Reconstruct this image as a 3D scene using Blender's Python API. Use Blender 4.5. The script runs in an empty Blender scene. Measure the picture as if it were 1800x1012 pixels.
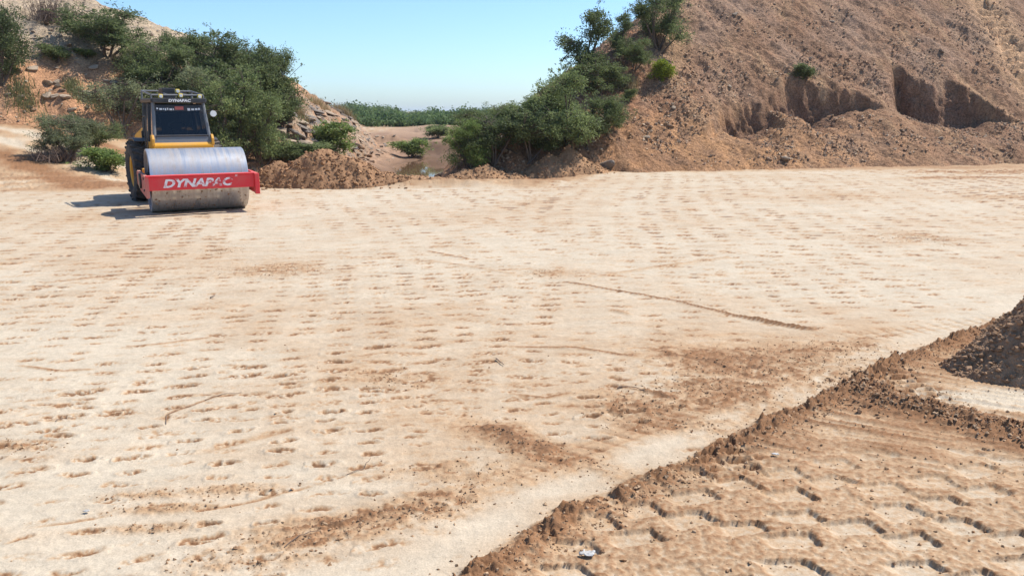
import bpy, bmesh, math, random
import numpy as np
from mathutils import Vector, Matrix

R = math.radians
# ------------------------------------------------------------------ camera
CAM_H, FPX = 2.2, 1400.0
PITCH = math.atan((506 - 197) / FPX)
scene = bpy.context.scene
cam_data = bpy.data.cameras.new('camera')
cam_data.lens = 36.0 * FPX / 1800.0
cam_data.sensor_width = 36.0
cam_data.sensor_fit = 'HORIZONTAL'
cam_data.clip_start = 0.1
cam_data.clip_end = 20000
cam = bpy.data.objects.new('camera', cam_data)
cam.location = (0, 0, CAM_H)
cam.rotation_euler = (math.pi / 2 - PITCH, 0, 0)
scene.collection.objects.link(cam)
scene.camera = cam

# ------------------------------------------------------------------ sky, sun, exposure
SUN_EL, SUN_AZ = R(54), R(27)          # azimuth measured from +X towards +Y
sun_dir = Vector((math.cos(SUN_EL) * math.cos(SUN_AZ), math.cos(SUN_EL) * math.sin(SUN_AZ), math.sin(SUN_EL)))
world = bpy.data.worlds.new('World')
scene.world = world
world.use_nodes = True
wn = world.node_tree
wn.nodes.clear()
sky = wn.nodes.new('ShaderNodeTexSky')
sky.sky_type = 'NISHITA'
sky.sun_disc = False
sky.sun_elevation = SUN_EL
sky.sun_rotation = math.pi / 2 - SUN_AZ
sky.altitude = 100
sky.air_density = 0.85
sky.dust_density = 0.85
sky.ozone_density = 9.0
bg = wn.nodes.new('ShaderNodeBackground')
bg.inputs['Strength'].default_value = 0.15
wo = wn.nodes.new('ShaderNodeOutputWorld')
tint = wn.nodes.new('ShaderNodeVectorMath'); tint.operation = 'MULTIPLY'; tint.inputs[1].default_value = (1.06, 1.07, 1.0)   # white balance of the sky
wn.links.new(sky.outputs[0], tint.inputs[0])
wn.links.new(tint.outputs[0], bg.inputs['Color'])
wn.links.new(bg.outputs[0], wo.inputs[0])

sun_data = bpy.data.lights.new('sun', 'SUN')
sun_data.energy = 4.6
sun_data.angle = R(0.53)
sun_data.color = (1.0, 0.95, 0.87)
sun = bpy.data.objects.new('sun', sun_data)
sun.rotation_euler = (-sun_dir).to_track_quat('-Z', 'Y').to_euler()
sun.location = (30, 10, 40)
scene.collection.objects.link(sun)

scene.render.engine = 'CYCLES'
scene.view_settings.view_transform = 'Standard'
scene.view_settings.look = 'None'
scene.view_settings.exposure = 0.50
scene.view_settings.gamma = 1.0
scene.view_settings.use_curve_mapping = False
scene.cycles.max_bounces = 6
scene.cycles.transparent_max_bounces = 6

# ------------------------------------------------------------------ numpy noise
_rng = np.random.default_rng(7)
_perm = _rng.permutation(256)
_perm = np.concatenate([_perm, _perm]).astype(np.int32)
_ga = np.arange(256) * (2 * math.pi / 256)
_gx, _gy = np.cos(_ga), np.sin(_ga)

def pn(x, y, seed=0):
    x = np.asarray(x, dtype=np.float64) + seed * 17.31
    y = np.asarray(y, dtype=np.float64) + seed * 9.77
    xi = np.floor(x); yi = np.floor(y)
    fx = x - xi; fy = y - yi
    xi = xi.astype(np.int64) & 255; yi = yi.astype(np.int64) & 255
    u = fx * fx * fx * (fx * (fx * 6 - 15) + 10)
    v = fy * fy * fy * (fy * (fy * 6 - 15) + 10)
    x1 = (xi + 1) & 255; y1 = (yi + 1) & 255
    def g(a, b, dx, dy):
        h = _perm[_perm[a] + b]
        return _gx[h] * dx + _gy[h] * dy
    n00 = g(xi, yi, fx, fy); n10 = g(x1, yi, fx - 1, fy)
    n01 = g(xi, y1, fx, fy - 1); n11 = g(x1, y1, fx - 1, fy - 1)
    return ((n00 * (1 - u) + n10 * u) * (1 - v) + (n01 * (1 - u) + n11 * u) * v) * 1.5

def fbm(x, y, octv=4, seed=0, gain=0.5, lac=2.03):
    a, s, tot = 1.0, 0.0, 0.0
    for o in range(octv):
        s = s + a * pn(x, y, seed + o * 3)
        tot += a
        x = x * lac; y = y * lac; a *= gain
    return s / tot

def ridged(x, y, octv=4, seed=0):
    a, s, tot = 1.0, 0.0, 0.0
    for o in range(octv):
        s = s + a * (1 - np.abs(pn(x, y, seed + o * 5)) * 2)
        tot += a
        x = x * 2.1; y = y * 2.1; a *= 0.5
    return s / tot

def sst(a, b, x):
    t = np.clip((np.asarray(x, dtype=np.float64) - a) / (b - a), 0, 1)
    return t * t * (3 - 2 * t)

def hash2(i, j, k=0):
    i = np.asarray(i).astype(np.int64); j = np.asarray(j).astype(np.int64)
    a = _perm[(i + k * 31) & 255]
    b = _perm[(a + (j & 255)) & 511]
    return _perm[(b + k * 7 + ((i >> 8) & 255)) & 511] / 255.0

def smin(a, b, k):
    h = np.clip(0.5 + 0.5 * (b - a) / k, 0, 1)
    return b * (1 - h) + a * h - k * h * (1 - h)

def smax(a, b, k):
    return -smin(-a, -b, k)

# ------------------------------------------------------------------ photo rays, used to find where things stand on the terrain
_cp, _sp = math.cos(PITCH), math.sin(PITCH)
def ray(px, py):
    a, b = (px - 900) / FPX, (506 - py) / FPX
    return np.array([a, _cp + b * _sp, -_sp + b * _cp])

def gp(px, py, z=0.0):
    d = ray(px, py); t = (z - CAM_H) / d[2]
    return (d[0] * t, d[1] * t)

def poly_dist(x, y, pts):
    """unsigned distance, arc parameter and side (+ = right of travel) of a polyline"""
    best = np.full(x.shape, 1e9); arc = np.zeros(x.shape); side = np.zeros(x.shape)
    L = 0.0
    for (ax, ay), (bx, by) in zip(pts[:-1], pts[1:]):
        dx, dy = bx - ax, by - ay
        l2 = dx * dx + dy * dy; l = math.sqrt(l2)
        t = np.clip(((x - ax) * dx + (y - ay) * dy) / l2, 0, 1)
        ex = x - ax - t * dx; ey = y - ay - t * dy
        d = np.sqrt(ex * ex + ey * ey)
        m = d < best
        best = np.where(m, d, best)
        arc = np.where(m, L + t * l, arc)
        side = np.where(m, np.sign(dy * (x - ax) - dx * (y - ay)), side)
        L += l
    return best, arc, side

# ------------------------------------------------------------------ terrain heights
def ground_base(x, y):
    x = np.asarray(x, dtype=np.float64); y = np.asarray(y, dtype=np.float64)
    z = 0.035 * fbm(x * 0.12, y * 0.12, 3, 2) * sst(2, 12, np.hypot(x, y))
    # haul road climbing at the left
    z = z + 1.75 * sst(-11.5, -23, x + 0.1 * (y - 30)) * sst(23, 38, y)
    # river bed behind the pad
    edge = 26.5 + 0.10 * x
    chan = sst(0, 9, y - edge) * (1 - sst(-11.5, -16, x)) * (1 - sst(0.3, 3.2, x) * (1 - sst(60, 80, y)))
    bed = -1.62 + 0.10 * fbm(x * 0.22, y * 0.10, 4, 5) + 0.22 * sst(66, 72, y) * ridged(x * 0.25, y * 0.12, 3, 6)
    # far ground rises again
    bed = bed + 0.95 * sst(73, 76, y + 3 * fbm(x * 0.09, y * 0.05, 3, 8) + 0.5 * (x + 8)) * (1 - sst(-3.5, -1, x - (y - 65) * 0.02))
    bed = bed + 0.7 * sst(95, 150, y) + 0.012 * np.maximum(y - 130, 0) * sst(-40, 60, x) * (1 - sst(240, 330, y))
    tal = sst(-6.6, -9.2, x + 0.085 * (y - 40) + 0.9 * fbm(x * 0.35, y * 0.2, 3, 13)) * sst(38, 44, y) * (1 - sst(78, 88, y))
    bed = bed + tal * (0.65 + 0.25 * fbm(x * 0.8, y * 0.8, 3, 14))
    bed = bed + 0.75 * sst(104, 107, y + 2.5 * pn(x * 0.08, y * 0.0, 15) - 0.35 * (x + 14)) * (1 - sst(116, 132, y))
    # sandy banks mid distance
    bed = bed + 0.45 * np.exp(-((y - 98 - 4 * pn(x * 0.1, y * 0.02, 3)) / 5.0) ** 2) * (1 - sst(-4, 2, x))
    # pool
    px_, py_ = (x + 5.6 - 0.02 * (y - 62)), (y - 60)
    r = np.sqrt((px_ / 3.7) ** 2 + (py_ / 12.0) ** 2) + 0.35 * fbm(x * 0.4, y * 0.15, 3, 11)
    bed = bed - 0.46 * (1 - sst(0.45, 1.15, r))
    z = z * (1 - chan) + bed * chan
    # low bund along the back of the pad
    b = np.exp(-((y - edge + 1.9 - 0.35 * pn(x * 0.6, y * 0.1, 4)) / 0.42) ** 2)
    z = z + b * (0.16 + 0.12 * fbm(x * 1.1, y * 1.1, 3, 6)) * sst(-10, -7, x) * (1 - sst(0.5, 3.0, x))
    return z

WATER_Z = -1.76

# right bank: a tall cut face towards the pad, its left flank falling to the river
RA = np.array([2.2, 29.9]); RU = np.array([0.965, 0.262]); RN = np.array([-0.262, 0.965])
def bank_sd(x, y):
    return (x - RA[0]) * RU[0] + (y - RA[1]) * RU[1], (x - RA[0]) * RN[0] + (y - RA[1]) * RN[1]

SCARP_S = [4.5, 6.4, 7.0, 7.6, 8.3, 9.4, 10.2, 10.8, 11.6, 12.7, 13.4, 14.6, 15.5, 16.1, 16.7, 17.2, 17.9, 18.7, 19.3, 20.2, 21.0, 21.9, 22.8, 25]
SCARP_D = [0.0, 1.2, 2.3, 2.8, 3.5, 4.1, 4.0, 4.2, 4.6, 5.3, 5.1, 4.7, 4.3, 3.5, 2.3, 3.9, 5.6, 6.3, 5.5, 4.9, 4.9, 4.3, 2.3, 0.0]
FLOOR_S = [0, 6.5, 7.6, 8.9, 9.9, 10.8, 11.7, 12.8, 14.2, 16.4, 17.6, 18.8, 20.2, 21.4, 23, 30]
FLOOR_Z = [0.7, 1.25, 1.05, 0.72, 1.15, 1.60, 1.25, 1.10, 1.65, 2.1, 1.7, 1.25, 1.0, 1.25, 1.7, 1.5]
SPOILS = [(10.75, 0.45, 0.30), (11.5, 0.30, 0.25), (7.5, 0.25, 0.3), (16.6, 0.25, 0.7)]

def bank(x, y, full=True):
    x = np.asarray(x, dtype=np.float64); y = np.asarray(y, dtype=np.float64)
    s, d = bank_sd(x, y)
    wob = 0.5 * fbm(x * 0.25, y * 0.25, 3, 21)
    face = 0.74 * (d + wob)
    face = np.where(face > 9, 9 + (face - 9) * 0.5, face)
    flank = 0.76 * (x + 2.6 + 0.9 * fbm(x * 0.3, y * 0.3, 3, 25)) - 0.35
    z = smin(face, flank, 0.8)
    z = smin(z, 13.5 + 0.5 * wob, 1.5)
    if full:
        # gullies and slumps running down the face
        z = z + sst(0.3, 2.0, z) * (0.26 * (ridged(s * 0.42 + 0.25 * d, d * 0.10, 3, 31) - 0.5) + 0.20 * fbm(s * 0.9, d * 0.9, 4, 35))
        z = z + 0.10 * fbm(x * 2.6, y * 2.6, 4, 39) + 0.10 * (0.30 - np.abs(pn(x * 2.1, y * 2.1, 43))) + 0.07 * (0.30 - np.abs(pn(x * 4.3, y * 4.3, 45)))
        # the track an excavator left climbing the face at the right
        tx = s - (24.2 + 0.42 * d)
        tr = np.exp(-(tx / 0.85) ** 4) * sst(3.4, 4.6, d)
        z = z - 0.34 * tr + 0.30 * tr * sst(-0.9, -0.2, tx) * (np.sin(d * 2 * math.pi / 0.55 + 0.8 * tx) > 0.1)
        # diggings: flat-floored hollows with a steep back wall
        sw = s + 0.22 * fbm(s * 0.9, d * 0.9, 3, 41)
        fl = np.interp(s, FLOOR_S, FLOOR_Z)
        dwall = fl / 0.74 + 0.68 * (np.interp(sw, SCARP_S, SCARP_D) - fl / 0.74) + 0.12 + 0.20 * fbm(s * 1.6, d * 0.9, 3, 51) + 0.12 * fbm(s * 1.5, d * 4.0, 3, 53) + 0.08 * fbm(s * 4.5, d * 5, 3, 58)
        cut = fl + 0.10 * (d - 2.5) + 0.06 * fbm(s * 2, d * 2, 3, 55) + (3.0 + 1.2 * pn(s * 0.8, d * 0.3, 57)) * np.maximum(d - dwall, 0)
        z = smin(z, cut, 0.10)
        # spoil slumped below the diggings
        hc = fl + 0.12 + 0.30 * fbm(s * 1.15, d * 0.4, 4, 62)
        for (ss, hh, w) in SPOILS: hc = hc + hh * np.exp(-((s - ss) / w) ** 2)
        apron = smin(0.58 * (d + 0.55 + 0.9 * fbm(s * 0.45, d * 0.3, 3, 63)), hc + 0.10 * (d - 2) + 0.14 * fbm(x * 1.6, y * 1.6, 3, 64), 0.35)
        apron = apron - 3.5 * sst(2.6, -0.8, s)
        z = np.where(d < 5.0, smax(z, apron, 0.12), z)
        sm_ = 1 - 0.3 * np.exp(-((d - dwall) / 0.6) ** 2)
        z = z + sm_ * (0.10 * fbm(x * 5.2, y * 5.2, 3, 65) + 0.05 * np.maximum(pn(x * 8.5, y * 8.5, 67), 0))
    return np.where(z < -2.2, -2.2, z)

# left hill: reddish cut slope above the haul road, spur falling to the river
def lefthill(x, y, full=True):
    x = np.asarray(x, dtype=np.float64); y = np.asarray(y, dtype=np.float64)
    fl = -9.6 - 0.085 * (y - 40)                      # foot of the river flank
    wob = 0.8 * fbm(x * 0.2, y * 0.2, 3, 71)
    df = (fl - x) + wob
    flank = np.minimum(1.25 * df, 2.7 + 0.78 * (df - 2.4)) - 0.7
    dfr = (y - 37.2) * 0.84 - 0.52 * (x + 20.5) + 1.0 * fbm(x * 0.22, y * 0.22, 3, 75)
    base = 1.75 * sst(-11.5, -23, x + 0.1 * (y - 30)) * sst(23, 38, y) - 0.3
    face = base + np.where(dfr < 3.6, 0.84 * dfr, 3.02 + 0.60 * (dfr - 3.6))
    z = smin(face, flank, 0.7)
    back = 9.5 - 0.45 * (y - 58) + 0.32 * np.maximum(-22 - x, 0)
    z = smin(z, back + 1.0 * wob, 2.0)
    z = smin(z, 2.9 + 0.40 * (-12.3 - x) + 0.5 * wob, 0.8)
    if full:
        up = sst(0.2, 1.5, z)
        z = z + up * (0.30 * (ridged(x * 0.5 + y * 0.05, y * 0.16, 3, 81) - 0.5) + 0.25 * fbm(x * 0.8, y * 0.8, 4, 85))
        # ledges of rock on the river spur
        ro = sst(-19, -13, x)
        zt = np.floor(z / 0.42 + 0.6 * fbm(x * 0.6, y * 0.6, 2, 89)) * 0.42
        z = z * (1 - 0.6 * ro) + (zt + 0.2) * 0.6 * ro
        z = z + 0.07 * fbm(x * 3, y * 3, 4, 91) * up
    return np.where(z < -2.4, -2.4, z)

def terrain(x, y):
    return np.maximum(np.maximum(ground_base(x, y), bank(x, y)), lefthill(x, y))

def hit(px, py, tmin=8.0, tmax=420.0):
    """first point of the terrain along the line of sight"""
    d = ray(px, py)
    t = np.concatenate([np.arange(tmin, 95, 0.06), np.arange(95, tmax, 0.5)])
    X, Y, Z = d[0] * t, d[1] * t, CAM_H + d[2] * t
    below = np.nonzero(Z < terrain(X, Y))[0]
    if len(below) == 0:
        return hit(px, py + 4) if py < 300 else None
    i = below[0]
    return Vector((X[i], Y[i], Z[i]))

# ------------------------------------------------------------------ mesh helpers
def mesh_np(name, verts, quads=None, tris=None, cols=None, smooth=True, mat=None):
    me = bpy.data.meshes.new(name)
    verts = np.asarray(verts, dtype=np.float32)
    me.vertices.add(len(verts)); me.vertices.foreach_set('co', verts.ravel())
    li, st, tot = [], [], []
    n = 0
    if quads is not None and len(quads):
        li.append(np.asarray(quads, dtype=np.int32).ravel()); st.append(n + np.arange(len(quads)) * 4); tot.append(np.full(len(quads), 4)); n += len(quads) * 4
    if tris is not None and len(tris):
        li.append(np.asarray(tris, dtype=np.int32).ravel()); st.append(n + np.arange(len(tris)) * 3); tot.append(np.full(len(tris), 3)); n += len(tris) * 3
    li = np.concatenate(li); st = np.concatenate(st).astype(np.int32); tot = np.concatenate(tot).astype(np.int32)
    me.loops.add(len(li)); me.loops.foreach_set('vertex_index', li)
    me.polygons.add(len(st)); me.polygons.foreach_set('loop_start', st); me.polygons.foreach_set('loop_total', tot)
    me.polygons.foreach_set('use_smooth', np.full(len(st), smooth))
    if cols is not None:
        at = me.color_attributes.new('Col', 'FLOAT_COLOR', 'POINT')
        c = np.ones((len(verts), 4), dtype=np.float32); c[:, :3] = cols
        at.data.foreach_set('color', c.ravel())
    me.update(calc_edges=True)
    if mat: me.materials.append(mat)
    return me

def link(name, me, parent=None, loc=None, **props):
    o = bpy.data.objects.new(name, me)
    scene.collection.objects.link(o)
    if parent: o.parent = parent
    if loc is not None: o.location = loc
    for k, v in props.items(): o[k] = v
    return o

def empty(name, loc, rz=0, **props):
    o = bpy.data.objects.new(name, None)
    scene.collection.objects.link(o)
    o.location = loc; o.rotation_euler = (0, 0, rz)
    o.empty_display_size = 0.3
    for k, v in props.items(): o[k] = v
    return o

def grid_quads(nr, nc, keep=None):
    i = np.arange(nr - 1)[:, None] * nc + np.arange(nc - 1)[None, :]
    q = np.stack([i, i + 1, i + nc + 1, i + nc], -1)
    if keep is not None: q = q[keep]
    return q.reshape(-1, 4)

def compact(verts, quads, cols=None):
    used = np.zeros(len(verts), bool); used[quads.ravel()] = True
    idx = np.cumsum(used) - 1
    return verts[used], idx[quads], (cols[used] if cols is not None else None)

# ------------------------------------------------------------------ materials
class NT:
    def __init__(self, name):
        self.m = bpy.data.materials.new(name); self.m.use_nodes = True
        self.t = self.m.node_tree; self.t.nodes.clear()
        self.out = self.n('ShaderNodeOutputMaterial')
    def n(self, typ, **kw):
        nd = self.t.nodes.new(typ)
        for k, v in kw.items(): setattr(nd, k, v)
        return nd
    def l(self, a, b): self.t.links.new(a, b)
    def noise(self, vec, scale, detail=4, rough=0.55):
        n = self.n('ShaderNodeTexNoise'); n.inputs['Scale'].default_value = scale; n.inputs['Detail'].default_value = detail; n.inputs['Roughness'].default_value = rough
        self.l(vec, n.inputs['Vector']); return n.outputs['Fac']
    def maprange(self, v, a, b, c, d):
        m = self.n('ShaderNodeMapRange'); self.l(v, m.inputs[0])
        for i, q in enumerate((a, b, c, d)): m.inputs[i + 1].default_value = q
        return m.outputs[0]
    def mixc(self, fac, a, b, blend='MIX'):
        m = self.n('ShaderNodeMix', data_type='RGBA', blend_type=blend)
        for sock, v in ((m.inputs[0], fac), (m.inputs[6], a), (m.inputs[7], b)):
            if hasattr(v, 'type') and not isinstance(v, (tuple, float)): self.l(v, sock)
            else: sock.default_value = v if isinstance(v, (int, float)) else (*v, 1.0)
        return m.outputs[2]

def soil_material(name, grain=1.0, bump=1.0, rough=0.95, gscale=1.0, speck=0.0):
    t = NT(name)
    tc = t.n('ShaderNodeTexCoord').outputs['Object']
    at = t.n('ShaderNodeAttribute', attribute_name='Col').outputs['Color']
    n4 = t.noise(tc, 38 * gscale, 4, 0.7)
    n1 = t.noise(tc, 95 * gscale, 3, 0.6); n2 = t.noise(tc, 13 * gscale, 5, 0.6); n3 = t.noise(tc, 1.7 * gscale, 4)
    v = t.maprange(n1, 0.25, 0.75, 1 - 0.20 * grain, 1 + 0.16 * grain)
    v2 = t.maprange(n2, 0.25, 0.75, 1 - 0.17 * grain, 1 + 0.13 * grain)
    v3 = t.maprange(n3, 0.3, 0.7, 0.93, 1.06)
    mu = t.n('ShaderNodeMath', operation='MULTIPLY'); t.l(v, mu.inputs[0]); t.l(v2, mu.inputs[1])
    mu2 = t.n('ShaderNodeMath', operation='MULTIPLY'); t.l(mu.outputs[0], mu2.inputs[0]); t.l(v3, mu2.inputs[1])
    mu3 = t.n('ShaderNodeMath', operation='MULTIPLY'); t.l(mu2.outputs[0], mu3.inputs[0]); t.l(t.maprange(n4, 0.34, 0.68, 1 - speck, 1 + speck), mu3.inputs[1])
    vm = t.n('ShaderNodeVectorMath', operation='SCALE'); t.l(at, vm.inputs[0]); t.l(mu3.outputs[0], vm.inputs['Scale'])
    b1 = t.n('ShaderNodeBump'); b1.inputs['Strength'].default_value = 0.85 * bump; b1.inputs['Distance'].default_value = 0.02 / gscale
    t.l(n2, b1.inputs['Height'])
    b2 = t.n('ShaderNodeBump'); b2.inputs['Strength'].default_value = 0.5 * bump; b2.inputs['Distance'].default_value = 0.004 / gscale
    t.l(n1, b2.inputs['Height'])
    b3 = t.n('ShaderNodeBump'); b3.inputs['Strength'].default_value = 0.8 * bump; b3.inputs['Distance'].default_value = 0.012 / gscale
    t.l(n4, b3.inputs['Height']); t.l(b1.outputs[0], b3.inputs['Normal']); t.l(b3.outputs[0], b2.inputs['Normal'])
    p = t.n('ShaderNodeBsdfPrincipled'); p.inputs['Roughness'].default_value = rough
    p.inputs['Specular IOR Level'].default_value = 0.15
    t.l(vm.outputs[0], p.inputs['Base Color']); t.l(b2.outputs[0], p.inputs['Normal']); t.l(p.outputs[0], t.out.inputs[0])
    return t.m

M_GROUND = soil_material('sandy_ground', 0.8, 0.5, speck=0.06)
M_BANK = soil_material('bank_soil', 1.3, 2.0, gscale=0.35, speck=0.42)
M_CLOD = soil_material('clod_soil', 1.0, 1.2)

PALE = np.array([0.485, 0.405, 0.300]); TAN = np.array([0.400, 0.268, 0.158]); BROWN = np.array([0.250, 0.128, 0.062]); DARK = np.array([0.125, 0.075, 0.045])

# ------------------------------------------------------------------ ground sheet
def dents(x, y, ang, sx, sy, wx, wy, seed, stagger=0.5):
    """rows of shallow prints: soft boxes on a jittered lattice. + inside a print"""
    c, s_ = math.cos(ang), math.sin(ang)
    u = (x * c + y * s_) / sx; v = (-x * s_ + y * c) / sy
    u = u + 0.12 * pn(x * 0.35, y * 0.35, seed); v = v + 0.18 * pn(x * 0.5, y * 0.5, seed + 1)
    i = np.floor(u); v = v + stagger * (i.astype(np.int64) & 1) + 0.37 * hash2(i, i * 0 + 3, seed)
    j = np.floor(v)
    a = hash2(i, j, seed); jx = hash2(i, j, seed + 2) - 0.5; jy = hash2(i, j, seed + 4) - 0.5; sz = 0.70 + 0.6 * hash2(i, j, seed + 6)
    du = (u - i - 0.5 - 0.22 * jx) * sx / sz; dv = (v - j - 0.5 - 0.28 * jy) * sy / (0.5 + 0.5 * sz) + 0.40 * du * (hash2(i, j, seed + 8) - 0.5)
    q = (np.abs(du) / wx) ** 2.6 + (np.abs(dv) / wy) ** 2.0
    m = np.exp(-q * 1.1)
    rim = np.exp(-((np.sqrt(q) - 1.55) / 0.5) ** 2)
    band = 0.45 + 0.65 * sst(0.1, 0.6, hash2(np.floor(i / 3.0), i * 0, seed + 9))
    amp = np.clip(1.3 * a + 0.05, 0.0, 1.15) * band
    return m * amp, rim * amp

EDGE_PX = [(690, 1120), (770, 1040), (830, 990), (985, 893), (1180, 812), (1330, 742), (1420, 708), (1540, 640), (1640, 604), (1760, 560), (1990, 500)]
EDGE = [gp(*p) for p in EDGE_PX]
WIND2 = [gp(*p) for p in [(1495, 668), (1560, 715), (1660, 738), (1800, 775), (1990, 830)]]
FURROWS = [  # polyline px, half width m, height m, brown
    ([(985, 494), (1060, 506), (1180, 527), (1300, 556), (1390, 574), (1440, 581)], 0.022, 0.02, 1.9),
    ([(1290, 553), (1390, 573), (1442, 582)], 0.030, 0.03, 1.8),
    ([(745, 440), (830, 456)], 0.025, 0.02, 1.2),
    ([(210, 610), (290, 604), (380, 592)], 0.02, 0.012, 0.8), ([(1120, 610), (1260, 640), (1330, 668)], 0.016, 0.010, 0.9), ([(880, 690), (960, 700), (1010, 690)], 0.014, 0.008, 0.8), ([(20, 640), (110, 652), (180, 648)], 0.018, 0.012, 0.8), ([(60, 500), (180, 488), (330, 470)], 0.03, 0.015, 0.7), ([(880, 610), (1010, 612), (1130, 628)], 0.02, 0.012, 0.9), ([(30, 930), (120, 918), (200, 905)], 0.012, -0.008, 0.7), ([(330, 905), (450, 880), (560, 850)], 0.012, -0.008, 0.7),
    ([(735, 458), (790, 463), (910, 482)], 0.04, 0.02, 0.3),
    ([(1060, 541), (1115, 555)], 0.03, 0.03, 0.5), ([(1140, 577), (1172, 586)], 0.03, 0.03, 0.5),
    ([(1040, 487), (1130, 472), (1290, 452)], 0.05, 0.025, 0.35),
    ([(320, 803), (420, 778), (520, 752)], 0.035, -0.014, 0.35),
    ([(292, 748), (294, 728), (320, 718), (375, 698), (430, 692)], 0.012, -0.008, 0.8),
    ([(500, 962), (530, 945), (600, 922), (660, 905)], 0.02, 0.01, 0.5),
    ([(1100, 682), (1150, 690), (1200, 706)], 0.03, 0.02, 0.6),
    ([(845, 742), (880, 760), (930, 782), (990, 800)], 0.10, 0.02, 0.6),
]
CRUMBS = [  # px, py, rx m, ry m, rot deg, strength
    (1340, 650, 0.85, 0.5, -20, 1.2), (1260, 690, 0.6, 0.45, 0, 1.1), (1430, 625, 0.5, 0.35, 0, 0.85), (1500, 612, .5, .3, 0, .6),
    (1120, 715, 0.35, 0.35, 0, 0.85), (1180, 745, 0.5, 0.2, 0, 0.6), (905, 772, 0.45, 0.16, -40, 0.9), (980, 805, 0.4, 0.16, -30, 0.7),
    (640, 915, 0.6, 0.10, 15, 1.0), (740, 890, 0.45, 0.14, 25, 0.9), (540, 950, 0.5, 0.10, 15, 0.8), (430, 990, 0.4, 0.10, 10, 0.55),
    (410, 862, 0.3, 0.07, 8, 0.75), (260, 870, 0.25, 0.06, 5, 0.6), (280, 895, 0.25, 0.06, 5, 0.6), (265, 930, 0.25, 0.05, 5, 0.6),
    (490, 475, 0.7, 0.45, 0, 0.7), (390, 440, 0.3, 0.4, 0, 0.5), (960, 480, 0.4, 0.3, 0, 0.5), (690, 665, 0.4, 0.2, -20, 0.6), (830, 830, 0.5, 0.2, 0, 0.5),
    (1600, 420, 0.9, 0.6, 0, 0.55), (5, 785, 0.3, 0.1, 0, 0.8), (1640, 715, 0.3, 0.2, 0, .6), (1490, 345, 1.2, 0.5, 0, 0.3), (1745, 302, 3.2, 0.8, 5, 1.5), (1690, 312, 1.8, 0.45, 5, 1.3), (1780, 345, 1.5, 0.5, 0, 0.5),
]

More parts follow.
